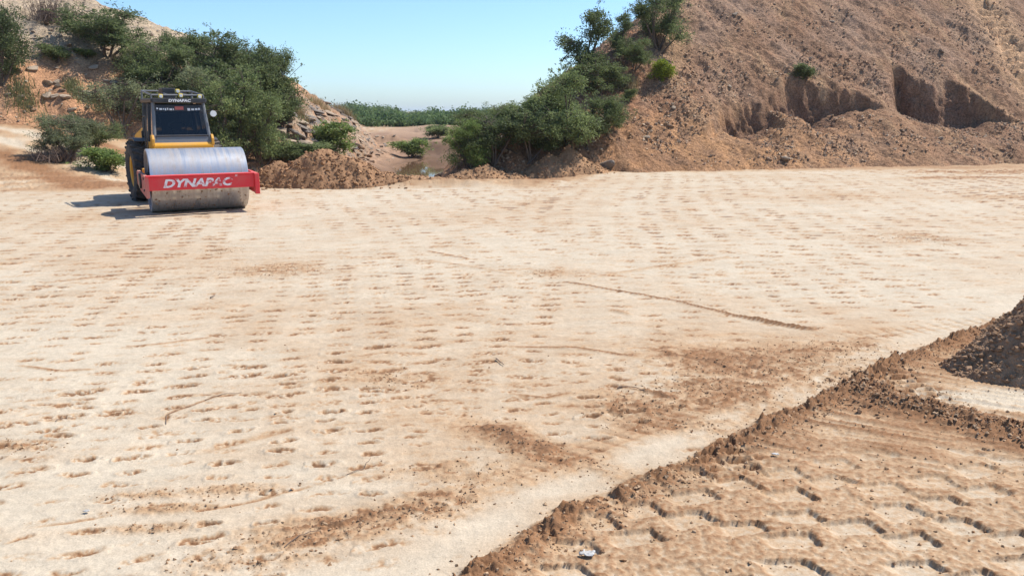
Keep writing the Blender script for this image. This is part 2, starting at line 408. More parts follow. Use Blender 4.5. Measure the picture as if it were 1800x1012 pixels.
def ground_full(x, y):
    z = ground_base(x, y)
    r = np.hypot(x, y)
    pad = (1 - sst(23.4, 25.0, y - 0.10 * x - 5.5 * sst(0.5, 4, x))) 
    n_lo = fbm(x * 0.22, y * 0.22, 4, 101)
    n_md = fbm(x * 1.1, y * 0.9, 4, 105)
    n_hi = fbm(x * 9, y * 9, 4, 111)
    n_cr = fbm(x * 26, y * 26, 3, 115)
    near = 1 - sst(9, 20, r)
    # smears along the rolling direction
    n_st = fbm(x * 0.9 + 0.3 * y, y * 4.0 - x * 0.7, 4, 121)
    brown = np.clip(0.10 + 0.28 * n_lo + 0.15 * n_md + 0.18 * n_st, 0, 0.6)
    brown = brown + 0.12 * np.exp(-((x * 0.55 + (y - 5.6) * 0.35 + 0.15) / 0.8) ** 2) * (1 - sst(7, 13, y))
    brown = np.clip(brown, 0, 0.8)
    dz = 0.010 * n_md + 0.006 * n_st * near + 0.004 * n_hi
    # prints of the padfoot shell, in three passes with their own headings
    wl = sst(0.5, -2.5, x - 0.10 * y + 2.0 * n_lo); wr = sst(1.5, 4.0, x - 0.12 * y + 2.0 * n_lo); wc = np.clip(1 - wl - wr, 0, 1)
    vis = np.clip(0.72 + 1.6 * fbm(x * 0.30, y * 0.30, 4, 131), 0.08, 1.25)
    pr = 0; rm = 0
    xo = x; x = x + 0.22 * np.sin(0.33 * y + 0.9 + 0.12 * x)
    wxx = x + 0.035 * n_hi + 0.012 * n_cr; wyy = y + 0.030 * fbm(x * 7, y * 7, 3, 135) + 0.012 * n_cr
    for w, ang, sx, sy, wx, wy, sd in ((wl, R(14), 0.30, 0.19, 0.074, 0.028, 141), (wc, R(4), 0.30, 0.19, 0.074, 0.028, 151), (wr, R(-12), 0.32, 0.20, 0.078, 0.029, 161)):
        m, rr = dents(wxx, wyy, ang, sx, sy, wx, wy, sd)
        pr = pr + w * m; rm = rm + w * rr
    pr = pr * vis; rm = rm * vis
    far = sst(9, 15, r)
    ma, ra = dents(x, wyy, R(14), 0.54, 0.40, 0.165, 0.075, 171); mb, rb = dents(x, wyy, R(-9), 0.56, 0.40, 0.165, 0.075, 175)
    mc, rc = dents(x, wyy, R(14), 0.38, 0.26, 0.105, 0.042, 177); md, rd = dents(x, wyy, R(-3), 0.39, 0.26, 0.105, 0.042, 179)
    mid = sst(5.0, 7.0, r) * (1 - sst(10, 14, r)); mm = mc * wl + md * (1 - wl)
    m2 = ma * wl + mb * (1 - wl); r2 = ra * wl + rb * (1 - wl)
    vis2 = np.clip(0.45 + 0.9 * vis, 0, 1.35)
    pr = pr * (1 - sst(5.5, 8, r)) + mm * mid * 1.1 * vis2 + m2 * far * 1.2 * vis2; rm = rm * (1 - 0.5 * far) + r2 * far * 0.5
    x = xo
    e, arc, side = poly_dist(x, y, EDGE)
    e = e * side + 0.05 * fbm(x * 2.2, y * 2.2, 3, 181) + 0.03 * n_hi
    dist = sst(-0.02, 0.10, e)                       # the disturbed corner at the right
    lane = np.exp(-((e + 0.20) / 0.17) ** 2)         # smooth pale lane beside its edge
    calm = (1 - dist) * (1 - 0.9 * lane)
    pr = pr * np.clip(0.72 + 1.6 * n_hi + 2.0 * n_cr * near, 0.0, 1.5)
    dz = dz + calm * (-0.018 * pr + 0.008 * rm) + calm * pr * 0.02 * n_cr
    brown = brown * (1 - 0.5 * calm * np.clip(rm, 0, 1)) + calm * pr * (1.3 + 1.2 * n_hi + 1.6 * n_cr * near)  # darker crumb soil in the prints; the brown also stands in for their shade
    brown = brown * (1 - 0.75 * lane * (1 - dist)) 
    # furrows and scratches
    for pts, hw, hh, br in FURROWS:
        P = [gp(*p) for p in pts]
        xs = [p[0] for p in P]; ys = [p[1] for p in P]
        k = (x > min(xs) - 1) & (x < max(xs) + 1) & (y > min(ys) - 1) & (y < max(ys) + 1)
        if not k.any(): continue
        dd, ar, sd = poly_dist(x[k], y[k], P)
        ends = sst(0, 0.25, ar) * sst(0, 0.15, ar.max() - ar + 1e-6)
        pf = np.exp(-(dd / hw) ** 2) * (0.85 + 0.4 * n_hi[k]) * ends
        dz[k] += hh * pf; brown[k] += br * np.clip(np.exp(-(dd / (hw * 1.2)) ** 2) * (1 + n_cr[k]), 0, 1) * ends  # relief plus a dark line painted in place of the furrow's thin shadow
    # patches of loose crumbled soil
    crumb = np.zeros_like(x)
    for px_, py_, rx, ry, rot, st in CRUMBS:
        cx, cy = gp(px_, py_)
        k = (np.abs(x - cx) < 3 * rx + 1) & (np.abs(y - cy) < 3 * max(rx, ry) + 1)
        if not k.any(): continue
        c, s_ = math.cos(R(rot)), math.sin(R(rot))
        a = (x[k] - cx) * c + (y[k] - cy) * s_; b = -(x[k] - cx) * s_ + (y[k] - cy) * c
        q = np.exp(-((a / rx) ** 2 + (b / ry) ** 2))
        crumb[k] = np.maximum(crumb[k], st * q)
    crumb = np.clip(crumb * (1.05 + 1.2 * n_md + 1.5 * n_hi), 0, 1) * (1 - dist)
    rough_n = np.maximum(fbm(x * 16, y * 16, 3, 191), -0.15)
    dz = dz + crumb * (0.028 * rough_n + 0.012 * n_cr + 0.004)
    brown = brown + crumb * (0.62 + 0.6 * rough_n + 0.3 * n_cr)
    # track marks beside the soil pile: small crossing cuts
    cx, cy = gp(1640, 575)
    u = (x - cx) * 0.93 + (y - cy) * 0.37; v = -(x - cx) * 0.37 + (y - cy) * 0.93
    tm = np.exp(-(u / 1.1) ** 4 - (v / 0.16) ** 4)
    cuts = np.exp(-((np.mod(u, 0.17) - 0.085) / 0.018) ** 2) + 0.6 * np.exp(-((np.mod(v, 0.11) - 0.05) / 0.012) ** 2)
    dz = dz - 0.012 * tm * cuts; brown = brown + 0.45 * tm * cuts
    # crossed wheel marks left of the lane
    cx, cy = gp(1170, 760)
    u = (x - cx) * 0.80 + (y - cy) * 0.60; v = -(x - cx) * 0.60 + (y - cy) * 0.80
    tm = np.exp(-(u / 1.5) ** 4 - (v / 0.26) ** 4) * (1 - dist) * (1 - lane)
    cuts = np.exp(-((np.mod(u + 0.4 * np.abs(v), 0.16) - 0.08) / 0.02) ** 2) + 0.7 * np.exp(-((np.mod(v, 0.13) - 0.06) / 0.016) ** 2)
    dz = dz - 0.014 * tm * cuts * (0.6 + n_hi); brown = brown + 0.35 * tm * cuts + 0.15 * tm
    # ---- disturbed corner
    ridge = np.exp(-((e - 0.10) / 0.10) ** 2) * np.clip(0.75 + 1.3 * fbm(arc * 1.3, arc * 0 + 0.4, 3, 195), 0.1, 1.3)
    w2, ar2, sd2 = poly_dist(x, y, WIND2)
    ridge2 = np.exp(-((w2 + 0.06 * n_hi) / 0.20) ** 2) * sst(0, .4, ar2)
    # large tyre-lug pads
    c, s_ = math.cos(R(24)), math.sin(R(24))
    u = (x * c + y * s_) / 0.36; v = (-x * s_ + y * c) / 0.21
    u = u + 0.34 * fbm(x * 1.5, y * 1.5, 3, 201) + 0.03 * n_cr; v = v + 0.50 * fbm(x * 1.3, y * 1.3, 3, 203) + 0.05 * n_cr
    jv = np.floor(v); u = u + 0.5 * (jv.astype(np.int64) & 1); ju = np.floor(u)
    fu, fv = np.abs(u - ju - 0.5) * 2, np.abs(v + 0.42 * (u - ju - 0.5) - jv - 0.5) * 2
    hh = hash2(ju, jv, 9)
    au = u - ju; padm = sst(0.05, 0.30, au) * (1 - sst(0.82, 0.86, au + 0.03 * n_hi)) * (1 - sst(0.70, 0.82, fv + 0.10 * n_hi + 0.25 * (hh - 0.6))) * sst(0.18, 0.5, hh)
    lugz = sst(5.6, 4.6, y + 0.15 * x + 0.7 * n_md)
    drag = fbm(x * 2.0 + y * 1.2, (y * 0.88 + x * 0.47) * 13, 3, 211)
    dzd = 0.020 + 0.010 * n_md + 0.003 * n_hi
    dzd = dzd + lugz * (-0.024 * padm + 0.010 * (1 - padm) * (n_cr + 0.4 * n_hi + 0.2)) + (1 - lugz) * (0.030 * drag + 0.018 * np.maximum(n_cr, 0))
    dzd = dzd + ridge * (0.035 + 0.08 * np.maximum(fbm(x * 11, y * 11, 3, 215), -0.1) + 0.03 * n_cr)
    dzd = dzd + ridge2 * (0.06 + 0.08 * np.maximum(fbm(x * 9, y * 9, 3, 219), -0.1) + 0.02 * n_cr)
    # stepped tread cuts crossing the edge
    tread = 0
    for (qx, qy) in ((1245, 788), (1570, 675)):
        cx, cy = gp(qx, qy)
        u = (x - cx) * 0.97 + (y - cy) * 0.22; v = -(x - cx) * 0.22 + (y - cy) * 0.97
        tm = np.exp(-(u / 0.24) ** 4 - (v / 0.42) ** 4)
        st = (np.mod(v, 0.105) > 0.05) * 1.0 * (np.abs(np.mod(u, 0.19) - 0.095) < 0.082)
        dzd = dzd - 0.05 * tm * st; tread = tread + tm * st
    brd = 0.44 + 0.6 * tread + 0.30 * n_lo + 0.25 * n_md + (1 - lugz) * (0.26 + 0.9 * drag) + lugz * (-0.16 * padm + 0.16 * (1 - padm) * (1 + 2 * n_cr) + 0.30 * np.exp(-((au - 0.84) / 0.08) ** 2) * (fv < 0.8) * sst(0.35, 0.75, hh) * (0.6 + 2 * n_cr))
    brd = brd + 0.75 * ridge * (0.8 + 1.5 * n_hi) + 0.9 * ridge2 + 0.35 * n_cr
    palep = np.exp(-(((x - gp(1760, 705)[0]) / 0.7) ** 2 + ((y - gp(1760, 705)[1]) / 0.28) ** 2))
    brd = brd - 0.9 * palep * (1 - ridge2)
    dz = dz * (1 - dist) + dzd * dist
    brown = brown * (1 - dist) + np.clip(brd, 0, 1.15) * dist
    # outside the pad
    brown = np.clip(brown, -0.1, 1.3)
    # bund behind the pad and river bed
    off = 1 - pad
    bund = off * (1 - sst(29, 34, y - 0.1 * x))
    dz = dz * pad + off * (0.05 * fbm(x * 2.2, y * 2.2, 4, 221) + bund * 0.05 * n_hi)
    brown = brown * pad + off * np.clip(0.62 + 0.4 * n_lo + 0.5 * fbm(x * 0.5, y * 0.16, 4, 225), 0.1, 1.1)
    rr_, ra_, rs_ = poly_dist(x, y, [(-7.5, 20), (-11, 26.5), (-16, 31.5), (-22, 34.3), (-32, 35.5)])
    rut = np.exp(-((np.abs(rr_ - 0.9) + 0.15 * n_md) / 0.32) ** 2) * sst(1, 5, ra_)
    dz = dz - 0.03 * rut; verge = np.exp(-((rr_ - 2.6) / 0.8) ** 2) * sst(2, 6, ra_)
    road = sst(-9, -13, x) * off * sst(-2, 0.3, ground_base(x, y))
    brown = brown * (1 - road) + road * np.clip(0.42 + 0.6 * n_md + 0.4 * n_lo - 0.5 * rut + 0.6 * verge, 0.02, 1.0)
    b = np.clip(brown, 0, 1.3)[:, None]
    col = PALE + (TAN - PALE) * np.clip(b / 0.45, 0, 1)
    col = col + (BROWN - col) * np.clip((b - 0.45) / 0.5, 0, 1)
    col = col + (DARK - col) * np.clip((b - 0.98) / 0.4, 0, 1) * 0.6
    # river bed: pinkish silt, wet towards the pool; far ground dull green
    bedm = (sst(34, 42, y) * (1 - sst(-14, -17, x)))[:, None]
    silt = np.array([0.235, 0.145, 0.092]) * (1 + 0.25 * fbm(x * 0.8, y * 0.25, 4, 231))[:, None]
    pale2 = np.array([0.36, 0.235, 0.150])
    far_b = sst(88, 96, y)[:, None] * np.clip(0.6 + 1.2 * fbm(x * 0.12, y * 0.06, 3, 235), 0, 1)[:, None]
    silt = silt + (pale2 - silt) * far_b
    fine = fbm(x * 2.0, y * 0.9, 4, 237)
    talc = (sst(-6.4, -8.6, x + 0.085 * (y - 40)) * sst(38, 44, y) * (1 - sst(78, 88, y)))[:, None]
    silt = silt + (np.array([0.30, 0.19, 0.12]) * (1 + 0.9 * fine)[:, None] - silt) * talc * 0.8
    terr = (sst(103, 105, y) * (1 - sst(110, 114, y)) * sst(-15, -11, x))[:, None]
    silt = silt + (np.array([0.11, 0.07, 0.05]) - silt) * terr * np.clip(0.7 + fine, 0, 1)[:, None]
    wet = np.clip(1 - (z + dz - WATER_Z) / 0.20, 0, 1)[:, None]
    rp = np.sqrt(((x + 5.6) / 4.2) ** 2 + ((y - 60) / 19.0) ** 2) + 0.3 * fbm(x * 0.4, y * 0.15, 3, 11)
    wet = np.maximum(wet, (1 - sst(0.75, 1.1, rp))[:, None] * 0.75)
    silt = silt * (1 - 0.40 * wet)
    grn = sst(112, 124, y)[:, None]
    silt = silt + (np.array([0.11, 0.125, 0.055]) - silt) * grn * 0.95
    col = col + (silt - col) * bedm
    return z + dz, col

def build_ground():
    py = np.concatenate([np.arange(1210, 330, -1.5), np.arange(330, 288, -0.9)])
    ang = PITCH + np.arctan((py - 506) / FPX)
    ys = CAM_H / np.tan(ang)
    Ymax = ys[-1]
    ys = np.concatenate([[-60, -25, -10, -4, -1.5, 0, 1, 1.8, 2.3], ys, Ymax * np.exp(np.linspace(0.012, math.log(90 / Ymax), 95)), 90 * np.exp(np.linspace(0.02, math.log(6000 / 90), 60))])
    Y0 = CAM_H / math.tan(ang[0])
    us = np.concatenate([-np.geomspace(4.0, 0.82, 26)[:-1], np.arange(-0.80, 0.8001, 0.0017), np.geomspace(0.82, 4.0, 26)[1:]])
    xs = np.where(ys >= Y0, ys, Y0 + (Y0 - ys) * 1.0)
    X = us[None, :] * xs[:, None]; Y = np.repeat(ys[:, None], len(us), 1)
    x, y = X.ravel(), Y.ravel()
    z = np.zeros_like(x); col = np.zeros((len(x), 3))
    for a in range(0, len(x), 200000):
        z[a:a + 200000], col[a:a + 200000] = ground_full(x[a:a + 200000], y[a:a + 200000])
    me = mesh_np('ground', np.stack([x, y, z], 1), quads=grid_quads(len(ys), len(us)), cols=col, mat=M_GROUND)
    return link('ground', me, kind='structure')
ground = build_ground()

# ------------------------------------------------------------------ right embankment
def build_bank():
    xs = np.arange(-5, 32, 0.085); ys = np.concatenate([np.arange(27.5, 31.0, 0.085), np.arange(31.0, 40.5, 0.045), np.arange(40.5, 48.0, 0.085)])
    ys = np.concatenate([ys, np.arange(48, 76, 0.4)])
    xs = np.concatenate([xs, np.arange(32, 70, 0.5)])
    X, Y = np.meshgrid(xs, ys)
    x, y = X.ravel(), Y.ravel()
    z = bank(x, y)
    g = ground_base(x, y)
    s, d = bank_sd(x, y)
    n1 = fbm(x * 0.35, y * 0.35, 4, 301); n2 = fbm(x * 1.4, y * 1.4, 4, 305); n3 = fbm(s * 1.2, d * 0.22, 4, 309)
    base = np.array([0.285, 0.162, 0.095]); tan = np.array([0.430, 0.265, 0.150]); gry = np.array([0.265, 0.172, 0.118]); red = np.array([0.285, 0.132, 0.070]); org = np.array([0.400, 0.215, 0.104])
    col = np.repeat(base[None], len(x), 0)
    def mix(c, f):
        nonlocal col
        f = np.clip(f, 0, 1)[:, None]; col = col + (c - col) * f
    mix(tan, 2.2 * n3 - 0.05); mix(gry, 0.40 + 1.3 * n1 - 0.5 * (1 - sst(3, 8, d))); mix(red, 0.9 * n2 - 0.15 + 0.5 * (1 - sst(4, 9, s)))
    mix(org, (0.65 + 1.2 * n2) * (1 - sst(1.6, 2.8, z)) * np.exp(-((s - 7) / 7.5) ** 2))
    tx = s - (24.2 + 0.42 * d)
    mix(tan * 1.1, 1.2 * np.exp(-(tx / 1.25) ** 2) * sst(2.5, 4, d))
    mix(tan, 0.8 * np.exp(-((s - (3.6 + 0.55 * d)) / 0.8) ** 2) * sst(3, 6, d))
    col = col * (1 + 0.28 * n2 + 0.2 * n1)[:, None]
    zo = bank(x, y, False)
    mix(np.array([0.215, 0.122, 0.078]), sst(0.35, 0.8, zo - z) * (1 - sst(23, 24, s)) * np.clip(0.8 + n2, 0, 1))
    # crumbling of the cut walls, pushed out of the face
    wall = sst(0.30, 0.7, zo - z) * sst(1.2, 2.2, np.hypot(*np.gradient(z.reshape(X.shape), ys, xs)).ravel())
    push = wall * (0.16 * fbm(s * 1.3, z * 1.6, 3, 321) + 0.10 * fbm(s * 4.5, z * 5.0, 3, 325))
    V = np.stack([x + RN[0] * push, y + RN[1] * push, z], 1)
    Z = z.reshape(X.shape); G = g.reshape(X.shape)
    up = (Z > G - 0.35)
    keep = up[:-1, :-1] | up[1:, :-1] | up[:-1, 1:] | up[1:, 1:]
    q = grid_quads(len(ys), len(xs), keep)
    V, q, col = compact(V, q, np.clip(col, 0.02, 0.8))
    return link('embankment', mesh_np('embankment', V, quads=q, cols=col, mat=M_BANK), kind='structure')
embankment = build_bank()

def build_left():
    xs = np.concatenate([np.arange(-75, -34, 0.6), np.arange(-34, -7.5, 0.115)]); ys = np.concatenate([np.arange(25, 33, 0.2), np.arange(33, 62, 0.115), np.arange(62, 100, 0.3)])
    X, Y = np.meshgrid(xs, ys)
    x, y = X.ravel(), Y.ravel()
    z = lefthill(x, y); g = ground_base(x, y)
    n1 = fbm(x * 0.3, y * 0.3, 4, 401); n2 = fbm(x * 1.5, y * 1.5, 4, 405); n3 = fbm(x * 1.0, y * 0.2, 4, 409)
    pale = np.array([0.44, 0.335, 0.225]); red = np.array([0.47, 0.245, 0.128]); gry = np.array([0.24, 0.195, 0.155]); tan = np.array([0.49, 0.315, 0.18])
    col = np.repeat(tan[None], len(x), 0)
    def mix(c, f):
        nonlocal col
        f = np.clip(f, 0, 1)[:, None]; col = col + (c - col) * f
    mix(red, 0.85 + 1.0 * n1 + 0.6 * n3 - sst(4.6, 5.6, z)); mix(pale, sst(4.2, 5.4, z + 1.5 * n1)); mix(gry, 1.2 * n2 * sst(4, 6, z) + 0.1)
    spur = sst(-18, -13, x) * sst(40, 46, y)
    mix(gry, spur * (0.55 + 1.5 * n2)); mix(pale * 0.9, spur * (1.5 * n3 - 0.1))
    n4 = fbm(x * 2.2, z * 0.5, 4, 413)
    col = col * (1 + 0.35 * n2 + 0.5 * n4)[:, None]
    Z = z.reshape(X.shape); G = g.reshape(X.shape); up = Z > G - 0.35
    keep = up[:-1, :-1] | up[1:, :-1] | up[:-1, 1:] | up[1:, 1:]
    q = grid_quads(len(ys), len(xs), keep)
    V, q, col = compact(np.stack([x, y, z], 1), q, np.clip(col, 0.02, 0.8))
    return link('hillside', mesh_np('hillside', V, quads=q, cols=col, mat=M_BANK), kind='structure')
hillside = build_left()

# ------------------------------------------------------------------ water in the river bed
def build_water():
    t = NT('muddy_water')
    p = t.n('ShaderNodeBsdfPrincipled')
    tc = t.n('ShaderNodeTexCoord').outputs['Object']
    n = t.noise(tc, 2.2, 3)
    b = t.n('ShaderNodeBump'); b.inputs['Strength'].default_value = 0.04; b.inputs['Distance'].default_value = 0.03
    t.l(n, b.inputs['Height']); t.l(b.outputs[0], p.inputs['Normal'])
    p.inputs['Base Color'].default_value = (0.17, 0.10, 0.06, 1); p.inputs['Roughness'].default_value = 0.04
    p.inputs['IOR'].default_value = 1.33
    t.l(p.outputs[0], t.out.inputs[0])
    xs = np.linspace(-14, 12, 27); ys = np.linspace(40, 90, 40)
    X, Y = np.meshgrid(xs, ys)
    V = np.stack([X.ravel(), Y.ravel(), np.full(X.size, WATER_Z)], 1)
    link('water', mesh_np('water', V, quads=grid_quads(40, 27), mat=t.m), kind='structure')
build_water()

# ------------------------------------------------------------------ clods and stones
def ico():
    bm = bmesh.new(); bmesh.ops.create_icosphere(bm, subdivisions=1, radius=1.0)
    v = np.array([list(q.co) for q in bm.verts]); f = np.array([[w.index for w in q.verts] for q in bm.faces]); bm.free()
    return v, f
ICO_V, ICO_F = ico()

def rand_rot(n, rng):
    q = rng.normal(size=(n, 4)); q /= np.linalg.norm(q, axis=1)[:, None]
    w, x, y, z = q.T
    return np.stack([np.stack([1 - 2 * (y * y + z * z), 2 * (x * y - z * w), 2 * (x * z + y * w)], -1),
                     np.stack([2 * (x * y + z * w), 1 - 2 * (x * x + z * z), 2 * (y * z - x * w)], -1),
                     np.stack([2 * (x * z - y * w), 2 * (y * z + x * w), 1 - 2 * (x * x + y * y)], -1)], 1)

OCT_V = np.array([[1, 0, 0], [0, 1, 0], [-1, 0, 0], [0, -1, 0], [0, 0, 1], [0, 0, -1]], float)
OCT_F = np.array([[0, 1, 4], [1, 2, 4], [2, 3, 4], [3, 0, 4], [1, 0, 5], [2, 1, 5], [3, 2, 5], [0, 3, 5]])
def clods(name, P, size, cols, rng, parent=None, small=False, **props):
    n = len(P)
    BV, BF = (OCT_V, OCT_F) if small else (ICO_V, ICO_F)
    nv = len(BV)
    v = np.repeat(BV[None], n, 0) * (1 + 0.28 * rng.normal(size=(n, nv, 1)))
    v = v * rng.uniform(0.6, 1.15, (n, 1, 3))
    v = np.einsum('nij,nkj->nki', rand_rot(n, rng), v) * np.array([1, 1, 0.8]) * size[:, None, None] + P[:, None, :]
    f = (BF[None] + (np.arange(n) * nv)[:, None, None]).reshape(-1, 3)
    me = mesh_np(name, v.reshape(-1, 3), tris=f, cols=np.repeat(cols, nv, 0), smooth=False, mat=M_CLOD)
    return link(name, me, parent, **props)

ROCK_MESH = []
def rock_meshes():
    rng = np.random.default_rng(77)
    for k in range(6):
        bm = bmesh.new(); bmesh.ops.create_icosphere(bm, subdivisions=2 if k < 3 else 1, radius=1.0)
        v = np.array([list(q.co) for q in bm.verts])
        for _ in range(7):                                   # chip flat faces off
            n = rng.normal(size=3); n /= np.linalg.norm(n); h = rng.uniform(0.45, 0.8)
            dd = v @ n - h; v = v - np.maximum(dd, 0)[:, None] * n
        v *= np.array([1.0, 0.8, 0.62])
        f = np.array([[w.index for w in q.verts] for q in bm.faces]); bm.free()
        for tone, c in (('a', (0.40, 0.31, 0.225)), ('b', (0.30, 0.205, 0.14)), ('c', (0.235, 0.20, 0.17))):
            ROCK_MESH.append(mesh_np('rock', v, tris=f, cols=np.repeat(np.array([c]) * rng.uniform(0.85, 1.1), len(v), 0), smooth=False, mat=M_CLOD))
rock_meshes()

rng = np.random.default_rng(5)
def scatter_bank():
    n = 90000
    s = rng.uniform(-5, 30, n); d = rng.uniform(-0.3, 14, n) * rng.uniform(0.3, 1, n)
    x = RA[0] + s * RU[0] + d * RN[0]; y = RA[1] + s * RU[1] + d * RN[1]
    z = bank(x, y); g = ground_base(x, y)
    e = 0.25
    sl = np.hypot(bank(x + e, y) - z, bank(x, y + e) - z) / e
    dens = np.clip(0.40 + 2.2 * fbm(x * 0.45, y * 0.45, 3, 501), 0.03, 1)
    k = (z > g + 0.02) & (sl < 1.35) & (rng.random(n) < dens)
    x, y, z, s, d = x[k][:15000], y[k][:15000], z[k][:15000], s[k][:15000], d[k][:15000]
    size = 0.024 + 0.075 * rng.random(len(x)) ** 3.0
    base = np.array([[0.36, 0.225, 0.140], [0.44, 0.29, 0.18], [0.32, 0.205, 0.135], [0.50, 0.36, 0.24]])[rng.integers(0, 4, len(x))] * rng.uniform(0.75, 1.1, (len(x), 1))
    clods('rubble', np.stack([x, y, z + size * 0.1], 1), size, base, rng, small=True, kind='stuff', label='loose stones and clods scattered over the brown cut bank', category='rubble')
    # the larger stones, each its own piece of the bank
    idx = rng.choice(len(x), 130, replace=False)
    for i in idx:
        r_ = 0.07 + 0.13 * rng.random() ** 2.0
        o = link('stone', ROCK_MESH[int(rng.choice([0, 1, 1, 3, 4, 4, 6, 7, 10, 13]))], embankment, (x[i], y[i], z[i]))
        o.scale = (r_ * rng.uniform(.8, 1.3), r_, r_ * rng.uniform(.7, 1)); o.rotation_euler = (rng.uniform(-.5, .5), rng.uniform(-.5, .5), rng.uniform(0, 6.3))
scatter_bank()

def scatter_left():
    n = 40000
    x = rng.uniform(-34, -9, n); y = rng.uniform(35, 66, n)
    z = lefthill(x, y); g = ground_base(x, y)
    k = (z > g + 0.02) & (rng.random(n) < np.clip(0.4 + 1.3 * fbm(x * 0.4, y * 0.4, 3, 511), 0, 1))
    x, y, z = x[k][:7500], y[k][:7500], z[k][:7500]
    size = 0.03 + 0.08 * rng.random(len(x)) ** 3
    base = np.array([[0.40, 0.30, 0.20], [0.44, 0.36, 0.26], [0.28, 0.235, 0.19]])[rng.integers(0, 3, len(x))] * rng.uniform(0.75, 1.1, (len(x), 1))
    clods('scree', np.stack([x, y, z + size * 0.2], 1), size, base, rng, small=True, kind='stuff', label='pale scree stones strewn over the left hillside', category='scree')
    # ledge slabs on the river spur
    for i in range(150):
        px, py = rng.uniform(500, 668), rng.uniform(178, 262)
        p = hit(px, py)
        if p is None or p.x > -8.5 or p.y < 36 or float(lefthill(p.x, p.y)) < float(ground_base(p.x, p.y)) + 0.1: continue
        r_ = rng.uniform(0.14, 0.5)
        o = link('rock', ROCK_MESH[int(rng.choice([2, 5, 8, 0, 3, 11]))], hillside, (p.x, p.y, p.z + r_ * 0.05))
        o.scale = (r_ * 1.3, r_ * 0.9, r_ * 0.55); o.rotation_euler = (rng.uniform(-.3, .3), rng.uniform(0.1, .6), rng.uniform(-.6, .6))
    for i in range(70):
        px, py = rng.uniform(0, 300), rng.uniform(20, 210)
        p = hit(px, py)
        if p is None or float(lefthill(p.x, p.y)) < float(ground_base(p.x, p.y)) + 0.1: continue
        r_ = rng.uniform(0.12, 0.36)
        o = link('rock', ROCK_MESH[int(rng.choice([0, 3, 6, 1, 9]))], hillside, (p.x, p.y, p.z + r_ * 0.05))
        o.scale = (r_ * 1.2, r_, r_ * 0.7); o.rotation_euler = (rng.uniform(-.4, .4), rng.uniform(-.4, .4), rng.uniform(0, 6))
scatter_left()

def boulder(px, py, w, label, tone=0, flat=0.8):
    p = hit(px, py)
    o = link('boulder', ROCK_MESH[tone], None, (p.x, p.y, p.z + w * 0.18), label=label, category='boulder')
    o.scale = (w * 0.6, w * 0.55, w * 0.6 * flat); o.rotation_euler = (0.2, -0.15, px * 0.7)
boulder(586, 276, 1.0, 'rounded tan boulder at the foot of the rocky spur left of the river', 1, 1.0)
boulder(495, 238, 0.95, 'pale boulder on the red slope under the thicket behind the roller', 0)
boulder(535, 262, 1.1, 'large pinkish rock at the foot of the red slope behind the clod heap', 0, 0.7)
boulder(158, 172, 0.8, 'pale block standing out of the reddish slope left of the cab roof', 0)
boulder(1066, 296, 0.75, 'largest grey rock at the toe of the right bank beside the pad', 2)
boulder(1030, 298, 0.42, 'smaller grey rock left of the largest one at the bank toe', 2)
boulder(770, 313, 0.38, 'round clod standing on the low bund before the pool', 1, 1.1)
boulder(1378, 283, 0.5, 'pale flat stone at the edge of the pad below the dug hollows', 0, 0.6)
boulder(470, 322, 0.32, 'small pale stone between the drum and the clod heap', 0)

